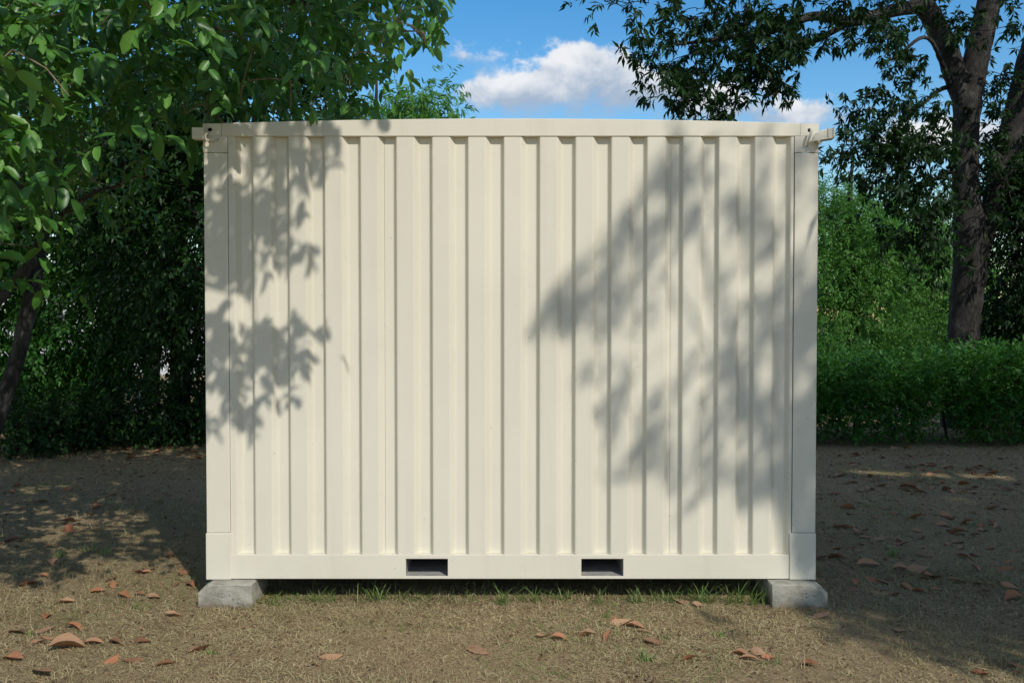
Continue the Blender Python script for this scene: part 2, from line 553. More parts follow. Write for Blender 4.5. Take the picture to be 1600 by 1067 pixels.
def sheet(name, poly, z0, z1, thick, parent, flip=1, axis='x'):
    poly = rounded(poly)
    n = len(poly)
    back = [(x, y + thick * flip) for x, y in poly]
    ring = poly + back[::-1]
    if axis == 'y':
        ring = [(y, x) for x, y in ring]
    zs = [z0, z0 + (z1 - z0) / 3, z0 + 2 * (z1 - z0) / 3, z1]
    mb = MB()
    m = len(ring)
    vs = [(x, y, z) for z in zs for x, y in ring]
    fs = []
    for a in range(len(zs) - 1):
        for k in range(m):
            k2 = (k + 1) % m
            fs.append((a * m + k, a * m + k2, (a + 1) * m + k2, (a + 1) * m + k))
    for k in range(n - 1):
        fs.append((k, k + 1, m - 2 - k, m - 1 - k))
        b = (len(zs) - 1) * m
        fs.append((b + k, b + k + 1, b + m - 2 - k, b + m - 1 - k))
    mb.add(vs, fs)
    return mb.build(name, PM, parent)


PHASE = wx(450)
ZR0, ZR1 = wz(868.5), wz(214.5)                  # top of the bottom rail, underside of the top rail
XP0, XP1 = wx(357.5), wx(1239.5)                 # inner edges of the corner posts
yf = WY + 0.004
seams = [XP0 + 0.0015, wx(600), wx(1049), XP1 - 0.0015]
for a, b in zip(seams, seams[1:]):
    sheet('wall_panel', corrugation(a + 0.0008, b - 0.0008, yf, PHASE), ZR0 + 0.0008, ZR1 - 0.0008, 0.003, box_c)
# a backing strip behind each seam, so the joint reads as a fine dark line
for sx in seams[1:-1]:
    yy = np.interp(sx, *np.array(corrugation(sx - 0.15, sx + 0.15, yf, PHASE)).T)
    MB().box(sx - 0.012, sx + 0.012, yy + 0.006, yy + 0.010, ZR0 + 0.002, ZR1 - 0.002).build('seam_strip', PM, box_c)
# side and rear walls
sheet('wall_panel', [(x, y) for x, y in corrugation(WY + 0.15, YB - 0.15, XL + 0.012, 0.03)], ZR0, ZR1, 0.003, box_c, 1, 'y')
sheet('wall_panel', [(x, 2 * (XR - 0.012) - y) for x, y in corrugation(WY + 0.15, YB - 0.15, XR - 0.012, 0.03)], ZR0, ZR1, 0.003, box_c, -1, 'y')
sheet('wall_panel', [(x, 2 * YB - 0.024 - y) for x, y in corrugation(XP0, XP1, YB - 0.012, PHASE)], ZR0, ZR1, 0.003, box_c, -1)

# bottom rail with the two fork openings
fx = [(wx(633), wx(699)), (wx(909), wx(975))]
xs = [XP0 + 0.001, fx[0][0], fx[0][1], fx[1][0], fx[1][1], XP1 - 0.001]
zs = [ZB, wz(902.5), wz(875), ZR0]
grid_solid('bottom_rail', xs, zs, {(1, 1), (3, 1)}, WY, WY + 0.010, PM, box_c, 0.002)
MB().box(XP0 + 0.002, XP1 - 0.002, WY + 0.0105, WY + 0.06, ZR0 - 0.006, ZR0 - 0.0004).build('bottom_rail', PM, box_c)
for a, b in fx:
    z0, z1 = zs[1], zs[2]
    pk = MB()
    pk.box(a - 0.006, b + 0.006, WY + 0.0115, YB - 0.06, z0 - 0.008, z0 - 0.001)
    pk.box(a - 0.006, b + 0.006, WY + 0.0115, YB - 0.06, z1 + 0.001, z1 + 0.005)
    pk.box(a - 0.006, a, WY + 0.0115, YB - 0.06, z0 - 0.001, z1 + 0.001)
    pk.box(b, b + 0.006, WY + 0.0115, YB - 0.06, z0 - 0.001, z1 + 0.001)
    pk.box(a - 0.004, b + 0.004, YB - 0.058, YB - 0.05, z0 - 0.006, z1 + 0.004)
    pk.build('fork_pocket', M['galv'], box_c)
# rear and side bottom rails, floor
MB().box(XP0, XP1, YB - 0.045, YB, ZB, ZR0).build('bottom_rail', PM, box_c, bevel=0.003)
for x0, x1 in ((XL + 0.006, XL + 0.05), (XR - 0.05, XR - 0.006)):
    MB().box(x0, x1, WY + 0.15, YB - 0.15, ZB, ZR0).build('bottom_rail', PM, box_c, bevel=0.003)
    MB().box(x0, x1, WY + 0.15, YB - 0.15, ZR1, ZT).build('top_rail', PM, box_c, bevel=0.003)
MB().box(XL + 0.06, XR - 0.06, WY + 0.06, YB - 0.06, ZR0 - 0.015, ZR0 - 0.005).build('floor_panel', M['dark'], box_c)
for k in range(7):
    y = WY + 0.2 + k * 0.34
    MB().box(XL + 0.055, XR - 0.055, y, y + 0.04, ZB + 0.002, zs[1] - 0.012).build('cross_member', M['dark'], box_c)

# top rail with its slight camber, and the roof behind it
def camber(x):
    t = np.clip((x - XL) / (XR - XL), 0, 1)
    return 0.030 * math.sin(math.pi * t) ** 0.9


XC0, XC1 = wx(349), wx(1262)
N = 40
cx = [XL + 0.002 + (XR - XL - 0.004) * k / N for k in range(N + 1)]
XT0, XT1 = wx(348.5), wx(1248)
cx = [XT0 + (XT1 - XT0) * k / N for k in range(N + 1)]
poly = [(XT0, ZR1), (XT1, ZR1)] + [(x, ZT + camber(x)) for x in cx[::-1]]
MB().prism(poly, WY - 0.0015, WY + 0.05).build('top_rail', PM, box_c, bevel=0.003)
MB().prism(poly, YB - 0.05, YB).build('top_rail', PM, box_c, bevel=0.003)
rf = [(x, ZT + camber(x) - 0.006) for x in cx]
rp = rf + [(x, z - 0.004) for x, z in rf[::-1]]
MB().prism(rp, WY + 0.052, YB - 0.052).build('roof_panel', PM, box_c)

# corner posts and castings
for side in (0, 1):
    for rear in (0, 1):
        a, b = ((XL, XP0), (XP1, XR))[side]
        y0, y1 = (WY - 0.003, WY + 0.148) if not rear else (YB - 0.148, YB + 0.003)
        MB().box(a + 0.002, b, y0, y1, wz(833.5), wz(240.5)).build('corner_post', PM, box_c, bevel=0.004)
        # lower casting, a little proud of the post
        pa, pb = (a - 0.002, b + 0.004) if side == 0 else (b - 0.146, b + 0.002)
        MB().box(pa, pb, y0 - 0.006 if not rear else y0, y1 if not rear else y1 + 0.006, ZB - 0.003, wz(834)).build('corner_casting', PM, box_c, bevel=0.004)


def plate_with_hole(name, x0, x1, z0, z1, hx, hz, rx, rz, y0, y1, mat, parent, bevel=0.003):
    bm = bmesh.new()
    outer = [bm.verts.new(p) for p in ((x0, y0, z0), (x1, y0, z0), (x1, y0, z1), (x0, y0, z1))]
    n = 16
    inner = [bm.verts.new((hx + rx * math.cos(2 * math.pi * k / n), y0, hz + rz * math.sin(2 * math.pi * k / n))) for k in range(n)]
    ed = [bm.edges.new((outer[k], outer[(k + 1) % 4])) for k in range(4)]
    ed += [bm.edges.new((inner[k], inner[(k + 1) % n])) for k in range(n)]
    bmesh.ops.triangle_fill(bm, edges=ed, use_beauty=True)
    bad = [f for f in bm.faces if all((v.co.x - hx) ** 2 / rx ** 2 + (v.co.z - hz) ** 2 / rz ** 2 < 1.05 for v in f.verts)]
    bmesh.ops.delete(bm, geom=bad, context='FACES_ONLY')
    r = bmesh.ops.extrude_face_region(bm, geom=bm.faces[:])
    for v in (g for g in r['geom'] if isinstance(g, bmesh.types.BMVert)):
        v.co.y = y1
    bmesh.ops.recalc_face_normals(bm, faces=bm.faces)
    me = bpy.data.meshes.new(name)
    bm.to_mesh(me)
    bm.free()
    return link_mesh(name, me, mat, parent)


for side in (0, 1):
    a, b = ((XL - 0.002, XT0 - 0.0006), (XT1 + 0.0006, XR + 0.001))[side]
    hx, hz = ((wx(330.5), wz(204.5)), (wx(1262), wz(205.5)))[side]
    plate_with_hole('corner_casting', a, b, ZR1, ZT + 0.0015, hx, hz, 0.014 if side == 0 else 0.010, 0.011, WY - 0.002, WY + 0.010, PM, box_c)
    x0, x1 = (a, a + 0.008) if side == 0 else (b - 0.008, b)
    MB().box(x0, x1, WY + 0.0105, WY + 0.16, wz(240), ZT).build('casting_body', PM, box_c)
    MB().box(a + .0085 * (side == 0), b - .0085 * (side == 1), WY + 0.0105, WY + 0.16, ZT - 0.009, ZT - 0.001).build('casting_body', PM, box_c)
    q = ((XL - 0.001, XP0), (XP1, XR + 0.001))[side]
    MB().box(q[0], q[1], WY - 0.003, WY + 0.010, wz(239.8), ZR1 - 0.0012).build('post_plate', PM, box_c, bevel=0.002)
for side in (0, 1):      # rear upper castings
    a, b = ((XL - 0.002, XT0 - 0.0015), (XT1 + 0.0015, XR + 0.001))[side]
    MB().box(a, b, YB - 0.16, YB + 0.004, wz(240), ZT + 0.002).build('corner_casting', PM, box_c, bevel=0.004)

# bent lashing bracket on the right upper corner: a folded plate with an open mouth pointing right
hk = [(wx(1261.5), wz(226)), (wx(1263), wz(219)), (wx(1268), wz(212.5)), (wx(1277), wz(207.5)), (wx(1288), wz(206)), (wx(1296.5), wz(203.5)),
      (wx(1298), wz(219)), (wx(1289), wz(220)), (wx(1280), wz(221)), (wx(1276), wz(224)), (wx(1268), wz(225))]
hook = MB()
hook.prism(hk, WY - 0.050, WY - 0.040)
hook.build('lashing_bracket', PM, box_c, bevel=0.003)
hk2 = MB()
hk2.tube([(wx(1262), WY - 0.03, wz(206)), (wx(1261), WY - 0.046, wz(211)), (wx(1258.5), WY - 0.042, wz(219)), (wx(1257), WY - 0.022, wz(227)), (wx(1258), WY - 0.004, wz(230))],
         [0.006, 0.007, 0.007, 0.007, 0.006], 8)
hk2.build('bracket_rod', PM, box_c, smooth=True)
hk3 = MB()
hk3.add([(wx(1266), WY - 0.052, wz(224.5)), (wx(1297.5), WY - 0.05, wz(219.5)), (wx(1299), WY + 0.03, wz(219.5)), (wx(1268), WY + 0.0, wz(224.5)),
         (wx(1266), WY - 0.052, wz(222.5)), (wx(1297.5), WY - 0.05, wz(217)), (wx(1299), WY + 0.03, wz(217)), (wx(1268), WY + 0.0, wz(222.5))],
        [(0, 1, 2, 3), (4, 7, 6, 5), (0, 4, 5, 1), (1, 5, 6, 2), (2, 6, 7, 3), (3, 7, 4, 0)])
for xa, xb in ((1294, 1296), (1286, 1287.5)):
    hk3.box(wx(xa), wx(xb), WY - 0.056, WY - 0.0505, wz(218.5), wz(204.5))
hk3.tube([(wx(1272), WY - 0.05, wz(224)), (wx(1274.5), WY - 0.045, wz(229)), (wx(1278), WY - 0.02, wz(226)), (wx(1280), WY - 0.01, wz(222))], [0.006, 0.006, 0.006, 0.005], 7)
hk3.build('bracket_lip', PM, box_c)
# small box bracket on the left upper corner
lb = MB()
lb.box(wx(308), wx(326), WY - 0.060, WY - 0.010, wz(222), wz(204.5))
lb.build('lashing_bracket', PM, box_c, bevel=0.004)
l2 = MB()
l2.tube([(wx(329), WY - 0.02, wz(209)), (wx(327), WY - 0.04, wz(216)), (wx(328), WY - 0.04, wz(222)), (wx(334), WY - 0.035, wz(223.5)), (wx(341), WY - 0.02, wz(221.5)), (wx(344), WY - 0.010, wz(219))],
        [0.005] * 6, 7)
l2.build('bracket_rod', PM, box_c, smooth=True)


# ------------------------------------------------------------------ concrete blocks
def concrete_block(front, y0, y1, label, seed):
    """front: outline in x,z of the face, extruded backwards, edges worn"""
    r = np.random.default_rng(seed)
    bm = bmesh.new()
    n = len(front)
    vs = [bm.verts.new((x, y0, z)) for x, z in front]
    f = bm.faces.new(vs)
    e = bmesh.ops.extrude_face_region(bm, geom=[f])
    for v in (g for g in e['geom'] if isinstance(g, bmesh.types.BMVert)):
        v.co.y = y1
    bmesh.ops.recalc_face_normals(bm, faces=bm.faces)
    bmesh.ops.bevel(bm, geom=[q for q in bm.edges], offset=0.006, segments=1, affect='EDGES')
    bmesh.ops.triangulate(bm, faces=bm.faces)
    bmesh.ops.subdivide_edges(bm, edges=bm.edges, cuts=2, use_grid_fill=True)
    for v in bm.verts:
        k = r.normal(0, 0.0018, 3)
        if v.co.z > ZB - 0.012:
            k[2] = -abs(k[2])
        v.co += Vector(k)
        v.co.z = min(v.co.z, ZB - 0.0035)
    me = bpy.data.meshes.new('concrete_block')
    bm.to_mesh(me)
    bm.free()
    cx_ = sum(p[0] for p in front) / n
    o = bpy.data.objects.new('concrete_block', me)
    me.materials.append(M['concrete'])
    me.transform(Matrix.Translation((-cx_, -(y0 + y1) / 2, 0)))
    o.location = (cx_, (y0 + y1) / 2, 0)
    COL.objects.link(o)
    return tag(o, label, 'concrete block', 'concrete blocks carrying the container')


def bx(px, Y): return (px - 800) / F * Y
zt = ZB - 0.0035
YF = 4.95
concrete_block([(bx(305, YF), -0.03), (bx(391, YF), -0.03), (bx(389, YF), zt), (bx(321, YF), zt), (bx(305.5, YF), zt - 0.045)], YF, YF + 0.34,
               'sunlit grey concrete block with a chipped corner under the left front corner', 3)
concrete_block([(bx(1209, YF), -0.03), (bx(1298, YF), -0.03), (bx(1297, YF), zt - 0.05), (bx(1287, YF), zt - 0.012), (bx(1270, YF), zt), (bx(1209, YF), zt)], YF, YF + 0.34,
               'grey concrete block half in shade under the right front corner', 4)
for side, px in ((-1, XL + 0.12), (1, XR - 0.12)):
    concrete_block([(px - 0.16, -0.03), (px + 0.16, -0.03), (px + 0.15, zt), (px - 0.15, zt)], YB - 0.33, YB + 0.03,
                   'grey concrete block in the dark under the rear %s corner of the container' % ('left' if side < 0 else 'right'), 6 + side)


# ------------------------------------------------------------------ leaves
def norm(a):
    return a / (np.linalg.norm(a, axis=-1, keepdims=True) + 1e-9)


def sprays(C, D, tl, nl, L, W, leafdroop=0.4, twigdroop=0.25, spread=0.9, face=0.0):
    """leaves set along short twigs: returns leaf base, direction, normal, length, width, and the twig curve"""
    S = len(C)
    tl = np.broadcast_to(np.asarray(tl, float), (S,))
    t = (np.arange(nl) + 0.8) / nl
    t = np.clip(t[None, :] + rng.uniform(-.25, .25, (S, nl)) / nl, 0.05, 1)
    dn = np.array((0, 0, -1.0))
    P = C[:, None] + D[:, None] * (tl[:, None] * t)[..., None] + dn * (twigdroop * tl[:, None] * t ** 2)[..., None]
    T = norm(D[:, None] + dn * (2 * twigdroop * t)[..., None])
    up = np.array((0, 0, 1.0))
    B = norm(np.cross(T, up) + 1e-4)
    U = np.cross(B, T)
    sg = np.where((np.arange(nl) % 2)[None, :] == 0, 1, -1)
    ph = rng.normal(0, 0.75, (S, nl))
    lat = B * (np.cos(ph) * sg)[..., None] + U * np.sin(ph)[..., None]
    w = spread * (1 - 0.6 * (t ** 3))
    ld = norm(T * 0.75 + lat * w[..., None] + dn * leafdroop + rng.normal(0, 0.18, (S, nl, 3)))
    nn = U + rng.normal(0, 0.45, (S, nl, 3)) + face * SUN_N
    nn = norm(nn - ld * (nn * ld).sum(-1, keepdims=True))
    sc = rng.uniform(0.65, 1.15, (S, nl)) * (1 - 0.25 * np.abs(t - 0.55))
    return (P.reshape(-1, 3), ld.reshape(-1, 3), nn.reshape(-1, 3), (L * sc).ravel(), (W * sc * rng.uniform(.85, 1.15, (S, nl))).ravel())


def cat(ls):
    return tuple(np.concatenate([l[i] for l in ls]) for i in range(5))


BIG_T = np.array([0.0, 0.16, 0.45, 0.78, 1.0])
BIG_W = np.array([0.0, 0.74, 1.0, 0.78, 0.0])


def leaf_big_geo(P, D, Nn, L, W, bend=0.18, fold=0.22):
    """12-triangle leaf: folded along the midrib, tip bent down"""
    n = len(P)
    B = np.cross(D, Nn)
    rows = []
    for t, w in zip(BIG_T, BIG_W):
        c = P + D * (L * t)[:, None] - Nn * (bend * L * t * t)[:, None]
        if w == 0:
            rows.append(c[:, None])
        else:
            e = (W * 0.5 * w)[:, None]
            rows.append(np.stack([c - B * e + Nn * e * fold * 2, c, c + B * e + Nn * e * fold * 2], 1))
    V = np.concatenate(rows, 1)                     # 11 verts: 0 | 1 2 3 | 4 5 6 | 7 8 9 | 10
    base = (np.arange(n) * 11)[:, None]
    tri = np.array([[0, 2, 1], [0, 3, 2], [7, 8, 10], [8, 9, 10]])
    qd = np.array([[1, 2, 5, 4], [2, 3, 6, 5], [4, 5, 8, 7], [5, 6, 9, 8]])
    T = (base[:, None] + tri[None]).reshape(-1, 3)
    Q = (base[:, None] + qd[None]).reshape(-1, 4)
    return V.reshape(-1, 3), T, Q


def leaf_small_geo(P, D, Nn, L, W, fold=0.3):
    """leaf of four triangles: two halves folded on the midrib, pointed at both ends"""
    n = len(P)
    B = np.cross(D, Nn)
    e = (W * 0.5)[:, None]
    m1 = P + D * (L * 0.42)[:, None]
    tip = P + D * L[:, None] - Nn * (0.15 * L)[:, None]
    V = np.stack([P, m1 - B * e + Nn * e * fold, m1 - Nn * (0.02 * L)[:, None], m1 + B * e + Nn * e * fold, tip], 1)
    base = (np.arange(n) * 5)[:, None]
    tri = np.array([[0, 2, 1], [0, 3, 2], [1, 2, 4], [2, 3, 4]])
    return V.reshape(-1, 3), (base[:, None] + tri[None]).reshape(-1, 3), None


def foliage(name, leaves, mat, parent, big=False, stuff=True):
    V, T, Q = (leaf_big_geo if big else leaf_small_geo)(*leaves)
    me = mesh_np(name, V, T, Q)
    o = link_mesh(name, me, mat, parent, smooth=big)
    if stuff:
        o['kind'] = 'stuff'
    return o


def in_poly(px, py, poly):
    poly = np.asarray(poly, float)
    ins = np.zeros(len(px), bool)
    j = len(poly) - 1
    for i in range(len(poly)):
        xi, yi = poly[i]
        xj, yj = poly[j]
        c = ((yi > py) != (yj > py)) & (px < (xj - xi) * (py - yi) / (yj - yi + 1e-12) + xi)
        ins ^= c
        j = i
    return ins


def sample_poly(poly, n):
    poly = np.asarray(poly, float)
    lo, hi = poly.min(0), poly.max(0)
    out = np.zeros((0, 2))
    while len(out) < n:
        q = rng.uniform(lo, hi, (n * 2 + 32, 2))
        out = np.concatenate([out, q[in_poly(q[:, 0], q[:, 1], poly)]])
    return out[:n]


def from_px(q, Y):
    Y = np.broadcast_to(np.asarray(Y, float), (len(q),))
    u, v = (q[:, 0] - 800) / F, (533.5 - q[:, 1]) / F
    c, s = math.cos(PITCH), math.sin(PITCH)
    d = np.stack([u, c + v * s, -s + v * c], 1)
    return np.array((0, 0, CAM_Z)) + d * (Y / d[:, 1])[:, None]


def from_sunplane(q, t):
    """q: (x,z) on the plane of the wall; the point t metres towards the sun from there"""
    p = np.stack([q[:, 0], np.full(len(q), WY), q[:, 1]], 1)
    return p + SUN_N * np.asarray(t)[:, None]


def rand_dirs(n, bias, k=0.8):
    return norm(np.asarray(bias, float)[None] + rng.normal(0, k, (n, 3)))


def clumps(pts, per, r):
    """several spray bases round each clump centre"""
    c = np.repeat(pts, per, 0)
    return c + rng.normal(0, r, c.shape)


def nearest_on(limbs, p):
    """closest point among the vertices of limb polylines"""
    L_ = np.concatenate([np.asarray(l)[:, :3] for l in limbs])
    return L_[np.argmin(((L_ - p) ** 2).sum(1))]


def densify(pts, k=6):
    """smooth polyline through points (Catmull-Rom); rows are x,y,z,radius"""
    P = np.asarray(pts, float)
    if len(P) < 3:
        return np.array([P[0] + (P[-1] - P[0]) * t for t in np.linspace(0, 1, k + 1)])
    Q = np.vstack([2 * P[0] - P[1], P, 2 * P[-1] - P[-2]])
    out = []
    for i in range(1, len(Q) - 2):
        for t in np.linspace(0, 1, k, endpoint=False):
            a, b, c, d = Q[i - 1:i + 3]
            out.append(0.5 * (2 * b + (c - a) * t + (2 * a - 5 * b + 4 * c - d) * t ** 2 + (3 * b - a - 3 * c + d) * t ** 3))
    out.append(P[-1])
    out = np.array(out)
    out[:, 3] = np.maximum(out[:, 3], 0.002)
    return out


def twigs(name, limbs, ends, mat, parent, r0=0.012, r1=0.004, sag=0.12):
    mb = MB()
    pool = np.concatenate([np.asarray(l)[:, :3] for l in limbs])
    ends = np.asarray(ends)
    d0 = np.array([((pool - e) ** 2).sum(1).min() for e in ends])
    for e in ends[np.argsort(d0)]:
        a = pool[np.argmin(((pool - e) ** 2).sum(1))]
        pool = np.vstack([pool, e])
        d = e - a
        ln = np.linalg.norm(d)
        if ln < 0.05:
            continue
        side = rng.normal(0, 0.10 * ln, 3)
        m1 = a + d * 0.35 + side + np.array((0, 0, sag * ln))
        m2 = a + d * 0.72 + side * 0.6 + np.array((0, 0, sag * ln * 0.7))
        k = min(2.2, 0.5 + ln * 0.6)
        mb.tube([a, m1, m2, e], [r0 * k, r0 * k * .7, r1 * 1.5, r1], 5, cap=False)
    o = mb.build(name, mat, parent, smooth=True)
    o['kind'] = 'stuff'
    return o


def limb_obj(name, pts, mat, parent, n=12, jit=0.05):
    d = densify(pts, 7)
    mb = MB()
    mb.tube(list(d[:, :3]), list(d[:, 3]), n, jitter=jit)
    mb.build(name, mat, parent, smooth=True)
    return d


def pxl(*rows):
    """limb rows (px, py, depth, width in px) -> x,y,z,radius"""
    return [(*at(a, b, Y), w * Y / F / 2) for a, b, Y, w in rows]


# ---------------------------------------------------------------- broad-leaved tree overhead on the left
def near_tree():
    tr = empty('broadleaf_tree', (-4.9, 2.6, 0), 'broad-leaved tree with big glossy leaves hanging over the top left of the container', 'tree')
    limbs = []
    trunk = [(-4.9, 2.6, -0.05, 0.22), (-4.85, 2.65, 1.2, 0.18), (-4.7, 2.8, 2.4, 0.16), (-4.55, 2.95, 3.3, 0.14), (-4.4, 3.1, 4.6, 0.09), (-4.2, 3.2, 6.0, 0.04)]
    limbs.append(limb_obj('trunk', trunk, M['bark_grey'], tr))
    spec = [[(-4.62, 2.9, 2.9, 0.09), (-3.9, 3.9, 3.6, 0.07), (-2.9, 4.9, 3.75, 0.055), (-1.9, 5.6, 3.7, 0.035), (-1.0, 6.0, 3.6, 0.015)],
            [(-4.6, 2.95, 3.1, 0.08), (-3.6, 2.9, 3.9, 0.06), (-2.4, 2.8, 4.35, 0.045), (-1.2, 2.75, 4.4, 0.03), (-0.3, 2.7, 4.2, 0.015)],
            [(-4.7, 2.8, 2.5, 0.07), (-4.5, 3.8, 3.0, 0.05), (-4.0, 4.9, 3.25, 0.035), (-3.3, 5.8, 3.2, 0.015)],
            [(-4.5, 3.0, 3.7, 0.07), (-3.6, 4.2, 4.9, 0.05), (-2.6, 5.4, 5.4, 0.03), (-1.6, 6.2, 5.3, 0.012)],
            [(-4.5, 3.0, 3.5, 0.06), (-3.5, 2.2, 4.6, 0.04), (-2.3, 1.8, 5.0, 0.02)],
            [(-4.55, 3.0, 3.3, 0.06), (-5.6, 3.6, 4.2, 0.045), (-6.6, 4.4, 4.6, 0.02)]]
    for s in spec:
        limbs.append(limb_obj('limb', s, M['bark_grey'], tr, 9))
    leaves, ends = [], []
    # visible part over and beside the container
    polyA = [(-260, -200), (700, -260), (690, -10), (688, 60), (655, 90), (640, 135), (600, 95), (575, 150), (540, 160), (520, 188), (300, 200), (260, 165), (150, 175), (60, 180), (-260, 300)]
    c = from_px(sample_poly(polyA, 330), rng.uniform(5.0, 7.8, 330))
    ends.append(c)
    q = clumps(c, 5, 0.20)
    leaves.append(sprays(q, rand_dirs(len(q), (0.25, -0.35, -0.2)), rng.uniform(.16, .34, len(q)), 7, 0.128, 0.052, 0.3, face=.7))
    # nearer, sunlit branch ends in the top left corner
    polyB = [(-200, -40), (420, -40), (330, 10), (190, 40), (150, 110), (120, 180), (50, 165), (-10, 210), (10, 300), (0, 370), (-200, 420)]
    c = from_px(sample_poly(polyB, 62), rng.uniform(4.1, 5.3, 62))
    ends.append(c)
    q = clumps(c, 4, 0.16)
    leaves.append(sprays(q, rand_dirs(len(q), (0.2, -0.5, -0.1)), rng.uniform(.16, .30, len(q)), 6, 0.135, 0.060, 0.25, face=1.3))
    # the branches out of frame whose shade falls on the left of the wall and on the grass
    W_ = lambda L_: [(wx(a), wz(b)) for a, b in L_]
    sh = [(W_([(300, 180), (560, 185), (535, 240), (520, 275), (470, 300), (455, 250), (400, 240), (350, 270), (318, 300), (300, 260)]), 17, 3.3, 3.8, 0.10),
          (W_([(300, 290), (345, 285), (405, 270), (450, 280), (470, 330), (470, 380), (420, 400), (400, 440), (340, 450), (300, 440)]), 36, 3.2, 3.6, 0.08),
          (W_([(300, 500), (370, 520), (440, 495), (505, 530), (470, 570), (400, 590), (385, 640), (350, 680), (300, 640)]), 24, 3.3, 3.7, 0.07)]
    for poly, n, t0, t1, rr in sh:
        c = from_sunplane(sample_poly(poly, n), rng.uniform(t0, t1, n))
        ends.append(c)
        q = clumps(c, 2, rr)
        leaves.append(sprays(q, rand_dirs(len(q), (0.35, 0.1, -0.5), 0.6), rng.uniform(.10, .20, len(q)), 7, 0.104, 0.046, 0.3))
    far = [(-1.80, 0.95), (-2.1, 1.05), (-2.6, 0.85), (-3.4, 0.7), (-6.0, 0.4), (-6.5, 1.5), (-3.4, 1.55), (-1.82, 1.7)]
    c = from_sunplane(sample_poly(far, 68), rng.uniform(3.0, 5.2, 68))
    ends.append(c)
    q = clumps(c, 4, 0.2)
    leaves.append(sprays(q, rand_dirs(len(q), (0.2, 0.0, -0.4)), rng.uniform(.2, .36, len(q)), 6, 0.150, 0.066, 0.4))
    roof = [(-2.15, 3.1), (-0.7, 2.95), (-0.2, 5.4), (-2.4, 5.4)]  # unseen overhanging leaf layer, added to shade the crown behind it
    c = from_sunplane(sample_poly(roof, 150), rng.uniform(2.4, 4.2, 150))
    ends.append(c)
    q = clumps(c, 4, 0.2)
    leaves.append(sprays(q, rand_dirs(len(q), (0.2, 0.0, -0.4)), rng.uniform(.2, .36, len(q)), 6, 0.140, 0.060, 0.4))
    twigs('twigs', limbs, np.concatenate(ends), M['twig'], tr, 0.010, 0.003)
    P, D, Nn, L, W = cat(leaves)
    # keep leaves out of the container body and away from the lens
    ok = ~((P[:, 0] > XL - .15) & (P[:, 0] < XR + .15) & (P[:, 1] > WY - 0.12) & (P[:, 1] < YB + 0.12) & (P[:, 2] < ZT + 0.16))
    ok &= P[:, 2] > 0.9
    px, py, dep = project(P)
    # nothing of this tree hangs in front of the container or the open sky right of it
    infront = (P[:, 1] > 0.3) & (py > -40) & (py < 1100) & (px > -60) & (px < 1660)
    ok &= ~(infront & (P[:, 1] < WY) & (px > 300) & (py > 176))
    ok &= ~(infront & (px > 640 + 55 * (py < 75)))
    ok &= ~((P[:, 1] > 0.2) & (P[:, 1] < 2.4) & infront)
    s_ = (P[:, 1] - WY) / SUN_N[1]
    sx, sz = P[:, 0] - SUN_N[0] * s_, P[:, 2] - SUN_N[2] * s_
    ok &= ~((P[:, 1] < WY) & (sx > -0.97) & (sx < 1.8) & (sz < 2.75))
    lit_ = np.array(W_([(354, 452), (420, 444), (560, 380), (560, 508), (500, 505), (440, 490), (400, 498), (354, 508)]))
    lit2 = np.array(W_([(545, 180), (530, 262), (480, 300), (486, 380), (560, 380), (560, 180)]))
    mx_, mz_ = sx + D[:, 0] * L * .5, sz + D[:, 2] * L * .5
    ok &= ~((P[:, 1] < WY) & (in_poly(mx_, mz_, lit_) | in_poly(mx_, mz_, lit2)))
    ok &= ~((P[:, 1] < WY) & (sx > -1.76) & (sx < 1.8) & (sz < 0.95))
    P, D, Nn, L, W = (a[ok] for a in (P, D, Nn, L, W))
    px, py, dep = project(P + D * (L * .5)[:, None])
    vis = (P[:, 1] > 0.3) & (px > -10) & (px < 760) & (py > -15) & (py < 480)
    face = np.abs((Nn * norm(P - np.array((0, 0, CAM_Z)))).sum(1))
    score = np.where(vis, L * W * face / dep ** 2.6, 0)
    pick = np.argsort(-score)[:300]
    rest = np.ones(len(P), bool)
    rest[pick] = False
    foliage('foliage', (P[rest], D[rest], Nn[rest], L[rest], W[rest]), M['leaf_big'], tr, True)
    meshes = []
    for k in range(6):
        V, T, Q = leaf_big_geo(np.zeros((1, 3)), np.array([[0, 1., 0]]), np.array([[0, 0, 1.]]), np.array([1.]), np.array([1.]), rng.uniform(.08, .28), rng.uniform(.1, .35))
        me = mesh_np('leaf', V, T, Q)
        me.materials.append(M['leaf_big'])
        me.shade_smooth()
        meshes.append(me)
    base = Vector(tr.location)
    for k, i in enumerate(pick):
        o = bpy.data.objects.new('leaf', meshes[k % 6])
        x = np.cross(D[i], Nn[i])
        m = Matrix.Identity(4)
        for r_ in range(3):
            m[r_][0], m[r_][1], m[r_][2] = x[r_] * W[i], D[i][r_] * L[i], Nn[i][r_] * W[i] * 1.6
        m.translation = Vector(P[i]) - base
        o.matrix_local = m
        COL.objects.link(o)
        o.parent = tr
    return tr


near_tree()


